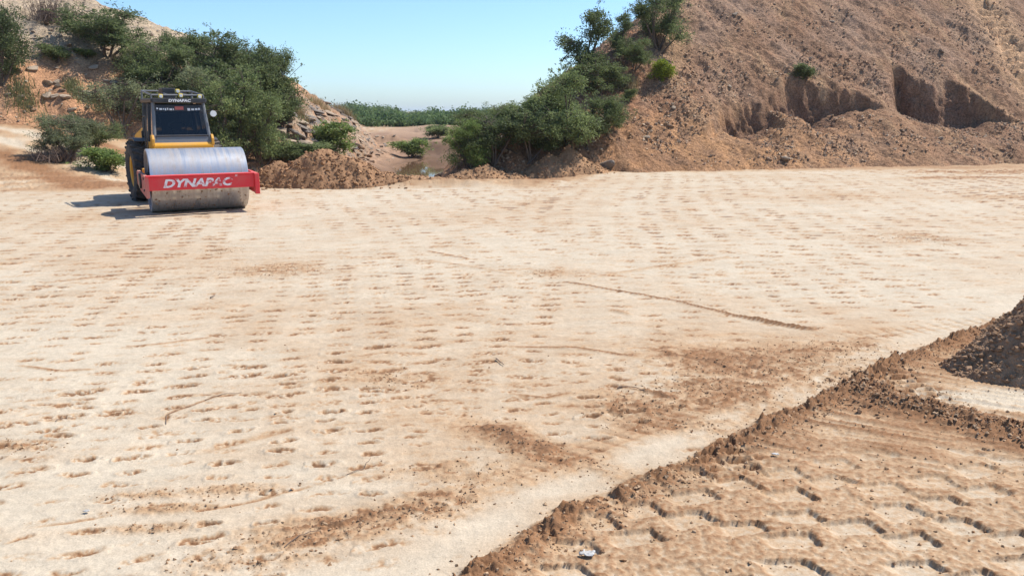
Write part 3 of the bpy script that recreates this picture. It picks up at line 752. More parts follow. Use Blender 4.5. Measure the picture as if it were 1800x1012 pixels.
# ------------------------------------------------------------------ heaps of soil
def heap(name, cx, cy, rx, ry, h, rot, seed, label, tone, res, nclod, csize, peaks=None, cat='soil heap', skirt=1.25):
    n = int(2 * skirt * max(rx, ry) / res)
    xs = np.linspace(-rx * skirt, rx * skirt, max(int(2 * skirt * rx / res), 8)); ys = np.linspace(-ry * skirt, ry * skirt, max(int(2 * skirt * ry / res), 8))
    X, Y = np.meshgrid(xs, ys); lx, ly = X.ravel(), Y.ravel()
    c, s_ = math.cos(rot), math.sin(rot)
    def hz(lx, ly):
        wx = cx + lx * c - ly * s_; wy = cy + lx * s_ + ly * c
        r = np.sqrt((lx / rx) ** 2 + (ly / ry) ** 2) + 0.18 * fbm(wx * 1.2, wy * 1.2, 3, seed)
        p = np.clip(1.08 - r, 0, 1)
        z = h * (p ** 0.85) * (1 + 0.35 * fbm(wx * 0.9 / max(ry, .3), wy * 0.9 / max(ry, .3), 2, seed + 3))
        for (ax, ay, ar, ah) in (peaks or []):
            z = np.maximum(z, ah * np.clip(1 - np.sqrt((lx - ax) ** 2 + (ly - ay) ** 2) / ar, 0, 1) ** 0.9)
        k = min(h, 0.5)
        z = z + sst(0, 0.12, z) * (0.16 * k * fbm(wx * 2.6 / k, wy * 2.6 / k, 4, seed + 5) + 0.05 * k * fbm(wx * 9 / k, wy * 9 / k, 3, seed + 7))
        return wx, wy, z, p
    wx, wy, z, p = hz(lx, ly)
    gz = ground_base(wx, wy)
    zz = gz + z - 0.06 * (z <= 0.004)
    n2 = fbm(wx * 3, wy * 3, 4, seed + 9)
    col = np.array(tone)[None] * (1 + 0.4 * n2)[:, None]
    z0 = float(ground_base(np.array([cx]), np.array([cy]))[0])
    V = np.stack([wx - cx, wy - cy, zz - z0], 1)
    Z = z.reshape(X.shape); up = Z > 0.004
    keep = up[:-1, :-1] | up[1:, :-1] | up[:-1, 1:] | up[1:, 1:]
    q = grid_quads(len(ys), len(xs), keep)
    V, q, col = compact(V, q, np.clip(col, 0.02, .8))
    root = empty(name, (cx, cy, z0), label=label, category=cat)
    link('soil', mesh_np('soil', V, quads=q, cols=col, mat=M_CLOD), root)
    r2 = np.random.default_rng(seed)
    a = r2.uniform(-1.12, 1.12, nclod * 3) * rx; b = r2.uniform(-1.12, 1.12, nclod * 3) * ry
    wx, wy, z, p = hz(a, b)
    k = (z > 0.01) | (r2.random(len(a)) < 0.10)
    wx, wy, z = wx[k][:nclod], wy[k][:nclod], z[k][:nclod]
    sz = csize * (0.35 + 1.1 * r2.random(len(wx)) ** 2.5)
    cc = np.array(tone)[None] * r2.uniform(0.75, 1.35, (len(wx), 1))
    co = clods('clods', np.stack([wx - cx, wy - cy, ground_base(wx, wy) + np.maximum(z, 0) - z0 + sz * 0.2], 1), sz, cc, r2, root, kind='stuff')
    return root

hx, hy = gp(560, 333)
heap('soil_heap', hx, hy + 1.1, 2.3, 1.05, 0.95, R(6), 601, 'long heap of red-brown clods lying right of the roller at the pad edge', (0.305, 0.172, 0.092), 0.035, 1900, 0.045, peaks=[(-0.6, 0.1, 0.9, 0.95), (0.5, -0.1, 0.9, 0.85)])
hx, hy = gp(968, 303)
heap('soil_heap', hx, hy - 0.1, 2.0, 1.05, 0.85, R(10), 621, 'peaked brown soil mound before the riverside bushes', (0.335, 0.195, 0.105), 0.04, 900, 0.045, peaks=[(0.65, 0.1, 1.15, 1.15)])
hx, hy = gp(850, 310)
heap('soil_heap', hx, hy + 0.2, 1.7, 0.65, 0.48, R(8), 631, 'low ridge of brown clods left of the peaked mound', (0.335, 0.195, 0.105), 0.04, 500, 0.045)
hx, hy = gp(700, 328)
heap('soil_heap', hx, hy + 0.6, 2.1, 0.55, 0.24, R(8), 641, 'thin low bund of tan soil between the clod heap and the pool', (0.345, 0.205, 0.112), 0.04, 500, 0.035)
hx, hy = gp(1893, 668)
heap('soil_heap', hx, hy + 0.25, 0.92, 0.62, 0.84, R(14), 651, 'dark brown soil pile cut off by the right edge of the photo', (0.330, 0.205, 0.122), 0.012, 3600, 0.021, peaks=[(-0.05, 0.05, 0.66, 0.88)])

# crumbs of soil on the pad
def pad_crumbs():
    P = []; C = []; S = []
    r2 = np.random.default_rng(41)
    for px_, py_, rx, ry, rot, st in CRUMBS[:24]:
        cx, cy = gp(px_, py_)
        n = int(st * 1300 * (rx * ry) ** 0.5)
        a = r2.normal(0, rx * 0.6, n); b = r2.normal(0, ry * 0.6, n); c, s_ = math.cos(R(rot)), math.sin(R(rot))
        P.append(np.stack([cx + a * c - b * s_, cy + a * s_ + b * c], 1)); S.append(0.0028 + 0.011 * r2.random(n) ** 3.5)
    for pl, wd, n, smax_ in ((EDGE, 0.12, 9000, 0.013), (WIND2, 0.15, 4500, 0.020)):
        pts = np.array(pl); seg = np.linalg.norm(np.diff(pts, axis=0), axis=1); cum = np.concatenate([[0], np.cumsum(seg)])
        t = r2.uniform(0, cum[-1], n)
        x = np.interp(t, cum, pts[:, 0]); y = np.interp(t, cum, pts[:, 1])
        off = r2.normal(0, wd, n)
        P.append(np.stack([x + off + (0.12 if pl is EDGE else 0), y + r2.normal(0, wd * 0.6, n) - (0.12 if pl is EDGE else 0)], 1)); S.append(0.0025 + smax_ * r2.random(n) ** 4.5)
    n = 3800                                            # disturbed corner
    y = r2.uniform(2.6, 8.5, n); x = y * r2.uniform(-0.1, 0.85, n)
    e, ar, sd = poly_dist(x, y, EDGE); k = sd * e > 0.05
    P.append(np.stack([x, y], 1)[k]); S.append((0.003 + 0.014 * r2.random(n) ** 4)[k])
    n = 900                                            # stray crumbs over the pad
    y = 2.8 + 14 * r2.random(n) ** 1.5; x = y * r2.uniform(-0.75, 0.75, n)
    P.append(np.stack([x, y], 1)); S.append(0.003 + 0.010 * r2.random(n) ** 4)
    P = np.concatenate(P); S = np.concatenate(S)
    z, col = ground_full(P[:, 0].copy(), P[:, 1].copy())
    tone = np.array([[0.37, 0.225, 0.125], [0.44, 0.295, 0.18], [0.31, 0.185, 0.105]])[r2.integers(0, 3, len(P))]
    clods('soil_crumbs', np.stack([P[:, 0], P[:, 1], z + S * 0.15], 1), S, tone * r2.uniform(0.8, 1.15, (len(P), 1)), r2, small=True, kind='stuff', label='crumbs of brown soil lying on the sandy pad', category='crumbs')
pad_crumbs()
# ------------------------------------------------------------------ vegetation
def leaf_material(name, dark, light, trans=0.45):
    t = NT(name)
    tone = t.n('ShaderNodeAttribute', attribute_name='Col').outputs['Color']
    sep = t.n('ShaderNodeSeparateColor'); t.l(tone, sep.inputs[0])
    oi = t.n('ShaderNodeObjectInfo').outputs['Random']
    col = t.mixc(sep.outputs[0], dark, light)
    v = t.maprange(oi, 0, 1, 0.8, 1.2)
    vm = t.n('ShaderNodeVectorMath', operation='SCALE'); t.l(col, vm.inputs[0]); t.l(v, vm.inputs['Scale'])
    p = t.n('ShaderNodeBsdfPrincipled'); p.inputs['Roughness'].default_value = 0.6; p.inputs['Specular IOR Level'].default_value = 0.25
    t.l(vm.outputs[0], p.inputs['Base Color'])
    tr = t.n('ShaderNodeBsdfTranslucent'); t.l(vm.outputs[0], tr.inputs['Color'])
    mx = t.n('ShaderNodeMixShader'); mx.inputs[0].default_value = trans
    t.l(p.outputs[0], mx.inputs[1]); t.l(tr.outputs[0], mx.inputs[2]); t.l(mx.outputs[0], t.out.inputs[0])
    return t.m

def bark_material(name, c):
    t = NT(name)
    tc = t.n('ShaderNodeTexCoord').outputs['Object']
    n = t.noise(tc, 14, 4)
    col = t.mixc(n, tuple(q * 0.6 for q in c), tuple(q * 1.3 for q in c))
    p = t.n('ShaderNodeBsdfPrincipled'); p.inputs['Roughness'].default_value = 0.9
    t.l(col, p.inputs['Base Color']); t.l(p.outputs[0], t.out.inputs[0])
    return t.m
M_BARK = bark_material('bark', (0.13, 0.095, 0.07))
M_DRY = bark_material('dry_twigs', (0.17, 0.115, 0.085))
M_STRAW = leaf_material('dry_grass', (0.30, 0.22, 0.11), (0.46, 0.36, 0.20), 0.25)
LEAF = {
    'dark': leaf_material('leaf_dark', (0.085, 0.112, 0.046), (0.190, 0.230, 0.092)),
    'mid': leaf_material('leaf_mid', (0.110, 0.145, 0.056), (0.250, 0.295, 0.115)),
    'grey': leaf_material('leaf_grey_green', (0.135, 0.155, 0.082), (0.280, 0.305, 0.160)),
    'light': leaf_material('leaf_light', (0.120, 0.175, 0.048), (0.260, 0.330, 0.100)),
    'lime': leaf_material('leaf_lime', (0.170, 0.220, 0.025), (0.330, 0.380, 0.050)),
    'far': leaf_material('leaf_far', (0.085, 0.140, 0.052), (0.200, 0.285, 0.105)),
}

def tubes(name, paths, mat, sides=5):
    V, Q, off = [], [], 0
    for pts, r0, r1 in paths:
        pts = np.asarray(pts); n = len(pts)
        tg = np.gradient(pts, axis=0); tg /= np.linalg.norm(tg, axis=1)[:, None] + 1e-9
        ref = np.where(np.abs(tg[:, 2:3]) > 0.9, np.array([[1.0, 0, 0]]), np.array([[0, 0, 1.0]]))
        a = np.cross(tg, ref); a /= np.linalg.norm(a, axis=1)[:, None] + 1e-9
        b = np.cross(tg, a)
        rr = np.linspace(r0, r1, n)[:, None, None]
        th = np.arange(sides) * 2 * math.pi / sides
        ring = pts[:, None] + rr * (np.cos(th)[None, :, None] * a[:, None] + np.sin(th)[None, :, None] * b[:, None])
        V.append(ring.reshape(-1, 3))
        i = np.arange(n - 1)[:, None] * sides + np.arange(sides)[None]
        j = np.arange(n - 1)[:, None] * sides + (np.arange(sides)[None] + 1) % sides
        Q.append((np.stack([i, j, j + sides, i + sides], -1).reshape(-1, 4)) + off)
        off += n * sides
    return mesh_np(name, np.concatenate(V), quads=np.concatenate(Q), mat=mat)

def leaves(name, C, D, L, W, tone, mat, rng):
    """rhombic leaflets: centres C, directions D, length L, half width W"""
    n = len(C)
    D = D / (np.linalg.norm(D, axis=1)[:, None] + 1e-9)
    s = np.cross(D, rng.normal(size=(n, 3))); s /= np.linalg.norm(s, axis=1)[:, None] + 1e-9
    L = L[:, None]; W = W[:, None]
    V = np.stack([C - D * L * 0.5, C + s * W, C + D * L * 0.5, C - s * W], 1).reshape(-1, 3)
    Q = np.arange(4 * n).reshape(-1, 4)
    c = np.repeat(np.clip(tone, 0, 1)[:, None], 4, 0) * np.ones((1, 3))
    return mesh_np(name, V, quads=Q, cols=c, smooth=False, mat=mat)

def make_shrub(seed, H=1.0, W=1.0, z0=0.08, nlobe=11, tips=130, per=95, sig=0.055, leaf=(0.030, 0.008), stems=6, droop=0.1, lobe_r=0.20, upright=0.0):
    """unit-sized shrub (height ~1, width ~1); returns (stem mesh paths, leaf arrays)"""
    r = np.random.default_rng(seed)
    lob = []
    while len(lob) < nlobe:
        a = r.uniform(0, 2 * math.pi); q = math.sqrt(r.random()); zz = r.uniform(z0 + lobe_r * 0.5, 1 - lobe_r * 0.8)
        env = math.sqrt(max(0.0, 1 - ((zz - 0.50) / 0.56) ** 2)) * (1 - upright * 0.35)
        rad = (0.5 * W - lobe_r * 0.55) * q * env
        lob.append((math.cos(a) * rad, math.sin(a) * rad, zz, lobe_r * r.uniform(0.65, 1.25)))
    lob = np.array(lob)
    li = r.integers(0, nlobe, tips)
    dv = r.normal(size=(tips, 3)); dv /= np.linalg.norm(dv, axis=1)[:, None]
    T = lob[li, :3] + dv * lob[li, 3:4] * (r.random((tips, 1)) ** 0.4) * np.array([1.1, 1.1, 0.9])
    T[:, 2] = np.maximum(T[:, 2], z0 * 0.6)
    ns = max(10, tips // 4)
    lj = r.integers(0, nlobe, ns); dj = r.normal(size=(ns, 3)); dj[:, 2] = np.abs(dj[:, 2]) * 0.8 - 0.1; dj /= np.linalg.norm(dj, axis=1)[:, None]
    T = np.concatenate([T, lob[lj, :3] + dj * lob[lj, 3:4] * r.uniform(1.15, 1.75, (ns, 1))])
    T[:, 2] = np.maximum(T[:, 2], z0 * 0.6)
    ntip = tips + ns
    paths = []; nodes = []
    for k in range(stems):
        tgt = lob[k % nlobe, :3]
        base = np.array([r.normal(0, 0.03), r.normal(0, 0.03), -0.04])
        t = np.linspace(0, 1, 7)[:, None]
        mid = base * 0.45 + tgt * 0.55 + r.normal(0, 0.05, 3) + np.array([0, 0, 0.06])
        P = base * (1 - t) ** 2 + 2 * mid * t * (1 - t) + tgt * t * t
        paths.append((P, 0.020 * r.uniform(0.7, 1.2), 0.006)); nodes.append(P[2:])
    nodes = np.concatenate(nodes)
    for k in range(ntip):
        d = np.linalg.norm(nodes - T[k], axis=1); j = int(np.argmin(d + 0.4 * np.maximum(nodes[:, 2] - T[k, 2], 0)))
        P0 = nodes[j]; t = np.linspace(0, 1, 4)[:, None]
        P = P0 * (1 - t) + T[k] * t + np.array([0, 0, 0.05]) * t * (1 - t) * 4 * r.uniform(-0.3, 1)
        paths.append((P, 0.0055, 0.0018))
    ctone = r.normal(0, 0.26, ntip)
    cnt = np.concatenate([np.full(tips, per), np.full(ns, max(per // 3, 14))]) * r.uniform(0.4, 1.4, ntip)
    cnt = cnt.astype(int)
    ci = np.repeat(np.arange(ntip), cnt); n = len(ci)
    cs = r.uniform(0.55, 1.35, ntip); cs[tips:] *= 0.55
    off = r.normal(size=(n, 3)) * sig * np.array([1.15, 1.15, 0.85]) * cs[ci][:, None]
    C = T[ci] + off; C[:, 2] -= droop * np.linalg.norm(off[:, :2], axis=1)
    D = off / sig + r.normal(size=(n, 3)) * 0.9 + np.array([0, 0, 0.25])
    tone = 0.45 + ctone[ci] + r.normal(0, 0.20, n)
    return paths, (C, D, leaf[0] * r.uniform(0.6, 1.3, n), leaf[1] * r.uniform(0.7, 1.2, n), tone, r)

SHRUB_SPECS = {
    'dense1': dict(seed=1, nlobe=15, tips=190, per=95, sig=0.042, lobe_r=0.17),
    'dense2': dict(seed=2, nlobe=13, tips=180, per=95, sig=0.044, lobe_r=0.20),
    'feather1': dict(seed=3, nlobe=14, tips=220, per=80, sig=0.040, leaf=(0.034, 0.0065), stems=9, lobe_r=0.17, z0=0.03),
    'feather2': dict(seed=4, nlobe=12, tips=210, per=80, sig=0.040, leaf=(0.034, 0.0065), stems=9, lobe_r=0.19, z0=0.03),
    'open1': dict(seed=5, nlobe=9, tips=85, per=70, sig=0.042, stems=7, z0=0.22, lobe_r=0.18),
    'upright1': dict(seed=6, nlobe=12, tips=120, per=90, sig=0.042, stems=7, z0=0.12, lobe_r=0.15, upright=1.0),
    'low1': dict(seed=8, nlobe=10, tips=110, per=55, sig=0.065, leaf=(0.07, 0.016), stems=7, z0=0.05, lobe_r=0.22),
    'low2': dict(seed=9, nlobe=9, tips=90, per=50, sig=0.075, leaf=(0.10, 0.020), stems=7, z0=0.05, lobe_r=0.24),
}
_shrub_cache = {}
def shrub_mesh(kind, tone):
    if kind not in _shrub_cache:
        paths, lv = make_shrub(**SHRUB_SPECS[kind])
        _shrub_cache[kind] = (tubes('stems', paths, M_BARK, 4), lv, {})
    st, lv, by = _shrub_cache[kind]
    if tone not in by:
        C, D, L, W, tn, r = lv
        by[tone] = leaves('foliage', C, D, L, W, tn, LEAF[tone], np.random.default_rng(99))
    return st, by[tone]

_vr = np.random.default_rng(23)
def plant(kind, tone, bx, by, wpx, hpx, label, name='bush', cat='bush', group=None, sink=0.03, push=0.0):
    p = hit(bx, by)
    if p is None: raise RuntimeError('no ground under ' + label)
    depth = p.y * _cp + (CAM_H - p.z) * _sp
    y = p.y + push; sc = 1 + push / p.y
    x = p.x * sc; z = float(terrain(np.array([x]), np.array([y]))[0])
    w, h = 1.28 * wpx / FPX * depth * sc, 1.12 * hpx / FPX * depth * sc
    st, fo = shrub_mesh(kind, tone)
    rz = _vr.uniform(0, 6.28)
    root = empty(name, (x, y, z - sink * h), rz, label=label, category=cat)
    if group: root['group'] = group
    a = link('stems', st, root); b = link('crown', fo, root)
    for o in (a, b): o.scale = (w, w, h)
    return root

GL, GR = 'thorn bushes on the left hillside', 'thorn bushes on the right bank'
LEFT_BUSHES = [
    ('dense1', 'dark', 188, 100, 118, 82, 'dark rounded bush on the hill crest, left of the thicket against the sky'),
    ('dense2', 'dark', 2, 150, 84, 130, 'dark green bush cut off by the left edge of the photo'),
    ('low1', 'mid', 97, 110, 44, 30, 'small green shrub on the pale slope left of the crest bush'),
    ('low1', 'light', 150, 102, 32, 16, 'tiny green shrub just under the crest bush'),
    ('open1', 'grey', 214, 240, 100, 100, 'sparse see-through thorn tree directly left of the roller cab'),
    ('feather1', 'grey', 122, 278, 95, 76, 'feathery grey-green bush beside the haul road bend'),
    ('dense1', 'dark', 168, 268, 80, 52, 'low dark bush between the haul road bush and the roller'),
    ('low1', 'light', 188, 303, 68, 44, 'bright green weeds clump left of the roller tyre'),
    ('feather1', 'mid', 282, 170, 95, 98, 'feathery bush on the ridge just right of the crest bush'),
    ('feather2', 'mid', 368, 178, 115, 110, 'tall bush at the middle of the skyline thicket above the cab'),
    ('dense1', 'mid', 432, 185, 95, 105, 'bush in the skyline thicket, second from its right end'),
    ('feather1', 'dark', 478, 212, 92, 122, 'rightmost bush of the skyline thicket, leaning over the red slope'),
    ('feather2', 'mid', 412, 292, 110, 150, 'large feathery bush standing right behind the roller drum'),
    ('feather1', 'mid', 462, 290, 90, 115, 'green bush at the clod heap, right of the large feathery one'),
    ('dense2', 'dark', 492, 226, 58, 60, 'dark bush shading the top of the red slope'),
    ('feather2', 'grey', 345, 250, 95, 120, 'bush seen beside the cab mirror behind the roller'),
    ('low2', 'light', 590, 280, 56, 52, 'light green bush at the foot of the rocky spur'),
    ('low1', 'mid', 545, 288, 70, 30, 'low green scrub between the clod heap and the spur'),
    ('dense1', 'dark', 300, 215, 90, 70, 'dark bush behind the cab roof rack'),
    ('low2', 'light', 724, 276, 46, 28, 'bright green bush alone on the river bed'),
    ('feather1', 'mid', 255, 150, 70, 60, 'bush filling the dip between the crest bush and the thicket'),
    ('feather2', 'dark', 330, 150, 90, 80, 'dark bush on the ridge above the roof rack of the cab'),
    ('dense1', 'mid', 455, 230, 110, 110, 'bush at the heart of the thicket above the drum'),
    ('feather1', 'mid', 395, 235, 110, 110, 'bush right of the cab mirror, below the skyline'),
    ('low1', 'mid', 500, 292, 60, 34, 'low green bush immediately behind the clod heap'),
]
for k, t, bx, by, w, h, lab in LEFT_BUSHES:
    plant(k, t, bx, by, w, h, lab, group=GL)
RIGHT_BUSHES = [
    ('upright1', 'dark', 1030, 140, 100, 116, 'tall ragged tree standing against the sky on the right bank'),
    ('upright1', 'dark', 1090, 95, 52, 66, 'thin dark bush on the skyline right of the ragged tree'),
    ('feather1', 'dark', 1158, 92, 84, 98, 'topmost bush of the right bank, touching the top of the photo'),
    ('dense1', 'mid', 1114, 126, 52, 54, 'rounded bush below the topmost one on the right bank'),
    ('dense2', 'mid', 1050, 172, 84, 62, 'bushy clump directly under the ragged tree'),
    ('feather2', 'mid', 996, 262, 110, 120, 'largest rounded bush on the lower flank of the right bank'),
    ('dense1', 'dark', 930, 284, 110, 92, 'dark bush at the water side behind the peaked mound'),
    ('feather1', 'dark', 868, 292, 105, 92, 'dark bush behind the low clod ridge, left of the water-side one'),
    ('feather2', 'light', 826, 296, 72, 78, 'pale green leftmost bush of the right bank beside the pool'),
    ('dense2', 'mid', 1066, 240, 62, 66, 'bush at the right end of the lower row, against bare soil'),
    ('low1', 'lime', 1166, 146, 36, 40, 'yellow-green shrub alone on the brown bank'),
    ('low1', 'dark', 1413, 144, 34, 30, 'small dark shrub above the dug hollows'),
    ('feather1', 'mid', 895, 240, 90, 56, 'bush on the upper flank behind the water-side row'),
    ('feather1', 'mid', 960, 232, 80, 62, 'bush between the largest rounded one and the upper flank'),
    ('low1', 'mid', 1107, 178, 22, 20, 'tiny green shrub on rubble below the bushy clump'),
    ('feather2', 'mid', 850, 250, 90, 52, 'bush on the far river bank left of the upper flank bush'),
    ('dense1', 'dark', 1030, 262, 70, 60, 'dark low bush under the right end of the row'),
]
for k, t, bx, by, w, h, lab in RIGHT_BUSHES:
    plant(k, t, bx, by, w, h, lab, group=GR, name='tree' if 'tree' in lab else 'bush', cat='tree' if 'tree' in lab else 'bush')

_br = np.random.default_rng(31)
for i in range(46):                                # rocks fallen along the river below the spur
    px, py = _br.uniform(605, 700), _br.uniform(232, 288)
    p = hit(px, py)
    if p is None or p.y > 90: continue
    r_ = _br.uniform(0.10, 0.34)
    o = link('rock', ROCK_MESH[int(_br.choice([0, 1, 3, 4, 2, 7]))], hillside, (p.x, p.y, p.z + r_ * 0.1))
    o.scale = (r_ * 1.2, r_, r_ * 0.7); o.rotation_euler = (_br.uniform(-.4, .4), _br.uniform(-.4, .4), _br.uniform(0, 6))
FAR_BUSHES = [
    ('low2', 'mid', 768, 243, 40, 20, 'bush on the brown far bank behind the pool'),
]
for k, t, bx, by, w, h, lab in FAR_BUSHES:
    plant(k, t, bx, by, w, h, lab)
# dry brush and grass
def dry_brush(px, py, wpx, hpx, label, seed):
    p = hit(px, py); r = np.random.default_rng(seed); depth = p.y
    w, h = wpx / FPX * depth, hpx / FPX * depth
    paths = []
    for k in range(330):
        a = r.uniform(0, 6.28); b0 = np.array([r.normal(0, .22) * w, r.normal(0, .22) * w, r.uniform(-0.02, 0.1) * h])
        tip = b0 + np.array([math.cos(a) * r.uniform(.05, .3) * w, math.sin(a) * r.uniform(.05, .3) * w, r.uniform(0.1, 0.9) * h])
        m = (b0 + tip) / 2 + np.array([0, 0, 0.18 * h])
        t = np.linspace(0, 1, 4)[:, None]
        paths.append((b0 * (1 - t) ** 2 + 2 * m * t * (1 - t) + tip * t * t, 0.014, 0.004))
    link('dry_brush', tubes('dry_brush', paths, M_DRY, 3), None, p, label=label, category='brush')
dry_brush(98, 284, 75, 30, 'tangle of dead brown twigs beside the haul road', 3)
dry_brush(92, 42, 80, 52, 'dead grey-brown brush on top of the left hill', 4)

def grass_tuft(px, py, wpx, hpx, label, mat, seed, n=420):
    p = hit(px, py); r = np.random.default_rng(seed)
    w, h = wpx / FPX * p.y, hpx / FPX * p.y
    B = np.stack([r.normal(0, w * 0.25, n), r.normal(0, w * 0.25, n)], 1)
    zz = terrain(p.x + B[:, 0], p.y + B[:, 1]) - p.z
    L = h * r.uniform(0.4, 1.0, n); lean = r.normal(0, 0.35, (n, 2)) * L[:, None]
    a = r.uniform(0, 3.14, n); wd = 0.011 + 0.006 * r.random(n)
    sx, sy = np.cos(a) * wd, np.sin(a) * wd
    b3 = np.stack([B[:, 0], B[:, 1], zz - 0.02], 1)
    m3 = b3 + np.stack([lean[:, 0] * .35, lean[:, 1] * .35, L * 0.6], 1)
    t3 = b3 + np.stack([lean[:, 0], lean[:, 1], L], 1)
    s3 = np.stack([sx, sy, 0 * sx], 1)
    V = np.stack([b3 - s3, b3 + s3, m3 + s3 * .8, m3 - s3 * .8, t3], 1).reshape(-1, 3)
    o5 = np.arange(n) * 5
    Q = np.stack([o5, o5 + 1, o5 + 2, o5 + 3], 1); T = np.stack([o5 + 3, o5 + 2, o5 + 4], 1)
    tone = np.repeat(np.clip(r.normal(0.5, 0.22, n), 0, 1), 5)[:, None] * np.ones((1, 3))
    link('grass_tuft', mesh_np('grass_tuft', V, quads=Q, tris=T, cols=tone, smooth=False, mat=mat), None, p, label=label, category='grass', group='grass tufts on the slopes', kind='stuff')
M_GRASSG = leaf_material('grass_green', (0.16, 0.17, 0.07), (0.30, 0.29, 0.13), 0.25)
for px, py, w, h, lab, m in [
    (40, 176, 60, 22, 'broad olive grass tuft at the foot of the left hill, nearest the photo edge', M_GRASSG),
    (560, 185, 40, 16, 'pale grass on the crest of the rocky spur beside the thicket', M_STRAW),
    (605, 190, 36, 18, 'tall pale grass on the middle of the spur crest', M_STRAW),
    (635, 212, 34, 16, 'grass tuft low on the falling spur crest', M_STRAW),
    (520, 205, 34, 26, 'dry grass under the rightmost thicket bush', M_STRAW),
    (130, 160, 34, 14, 'small olive grass patch mid-height on the reddish slope', M_GRASSG),
    (225, 120, 40, 18, 'dry grass right below the crest bush', M_STRAW),
    (1105, 150, 36, 16, 'dry grass on the right bank above the tiny shrub', M_STRAW),
    (1000, 205, 30, 14, 'dry grass on the skyline of the right flank', M_STRAW)]:
    grass_tuft(px, py, w, h, lab, m, int(px + py))

# far wood closing the valley
def far_wood():
    r = np.random.default_rng(61)
    C, D, L, W, T = [], [], [], [], []
    n = 950
    y = 122 + 230 * r.random(n) ** 1.4; x = r.uniform(-0.30, 0.22, n) * y
    for i in range(n):
        g = float(ground_base(np.array([x[i]]), np.array([y[i]]))[0])
        h = (1.4 + 2.2 * r.random() ** 2.4) * (1.0 if y[i] > 160 else 0.7); w = (h + 0.9) * r.uniform(0.9, 1.7)
        m = 170
        dv = r.normal(size=(m, 3)); dv /= np.linalg.norm(dv, axis=1)[:, None]
        c = np.array([x[i], y[i], g + h * 0.52]) + dv * np.array([w / 2, w / 2, h / 2]) * (r.random((m, 1)) ** 0.35) * (1 + 0.18 * r.normal(size=(m, 1)))
        c[:, 2] = np.maximum(c[:, 2], g + 0.1)
        C.append(c); D.append(r.normal(size=(m, 3))); L.append(r.uniform(0.25, 0.65, m)); W.append(r.uniform(0.12, 0.24, m)); T.append(np.clip(r.normal(0.45, 0.2) + r.normal(0, 0.15, m), 0, 1))
    link('far_wood', leaves('far_wood', np.concatenate(C), np.concatenate(D), np.concatenate(L), np.concatenate(W), np.concatenate(T), LEAF['far'], r), None, kind='stuff', label='far belt of green trees closing the valley under the sky', category='wood')
far_wood()

# dry roots and litter on the pad
def strand(pts, rad, label):
    P = np.array([[*gp(*p), 0.0] for p in pts])
    t = np.linspace(0, 1, 10); tt = np.linspace(0, 1, len(P))
    Q = np.stack([np.interp(t, tt, P[:, i]) for i in range(3)], 1)
    z, _ = ground_full(Q[:, 0].copy(), Q[:, 1].copy()); Q[:, 2] = z + rad * 1.1 + 0.006 * np.abs(np.sin(t * 7))
    o = Q[0].copy()
    link('root_strand', tubes('root_strand', [(Q - o, rad * 0.65, rad * 0.3)], M_DRY, 5), None, o, label=label, category='root')
strand([(872, 633), (880, 640), (886, 644)], 0.010, 'short dark stick lying at the middle of the pad')
strand([(292, 748), (293, 730), (318, 720), (345, 712)], 0.004, 'hooked dry root on the pale pad at the lower left')
strand([(360, 703), (395, 694), (425, 692)], 0.004, 'thin straight root right of the hooked one')
strand([(610, 836), (635, 828), (652, 806)], 0.004, 'kinked dry root left of the bottom centre')
strand([(98, 742), (118, 732)], 0.005, 'tiny dark twig near the left edge of the pad')
strand([(1085, 684), (1110, 682), (1135, 690)], 0.007, 'dark bent twig on the pad left of the brown crumbs')
strand([(500, 962), (540, 938), (575, 932)], 0.004, 'pale curved root at the bottom left of centre')
strand([(370, 524), (378, 521)], 0.012, 'small dark stick below the roller drum')

def scrap(px, py, w, label, seed):
    t = bpy.data.materials.get('white_plastic')
    if t is None:
        q = NT('white_plastic'); p = q.n('ShaderNodeBsdfPrincipled'); p.inputs['Base Color'].default_value = (0.72, 0.75, 0.76, 1); p.inputs['Roughness'].default_value = 0.5
        tc = q.n('ShaderNodeTexCoord').outputs['Object']; q.l(q.mixc(q.noise(tc, 30, 3), (0.30, 0.26, 0.21), (0.52, 0.53, 0.53)), p.inputs['Base Color']); q.l(p.outputs[0], q.out.inputs[0]); t = q.m
    x, y = gp(px, py); r = np.random.default_rng(seed)
    n = 12; g = np.linspace(-1, 1, n); X, Y = np.meshgrid(g, g)
    q = np.hypot(X, Y) + 0.5 * fbm(X * 1.7 + seed, Y * 1.7, 3, seed)
    Z = 0.35 * w * np.maximum(fbm(X * 2 + seed, Y * 2, 3, seed + 1) + 0.15, -0.05)
    gz, _ = ground_full(np.array([x]), np.array([y]))
    V = np.stack([X.ravel() * w, Y.ravel() * w * 0.6, Z.ravel() + 0.004], 1)
    keep = (q[:-1, :-1] < 0.95)
    V, Q, _ = compact(V, grid_quads(n, n, keep))
    o = link('plastic_scrap', mesh_np('plastic_scrap', V, quads=Q, mat=t), None, (x, y, float(gz[0]) + 0.012), label=label, category='litter')
    m = o.modifiers.new('thick', 'SOLIDIFY'); m.thickness = 0.004
scrap(1032, 984, 0.042, 'crumpled white scrap in the brown soil at the bottom', 3)
scrap(152, 902, 0.018, 'small white scrap on the pale pad at the lower left', 5)
scrap(1362, 806, 0.024, 'white scrap on the brown drag marks at the lower right', 7)

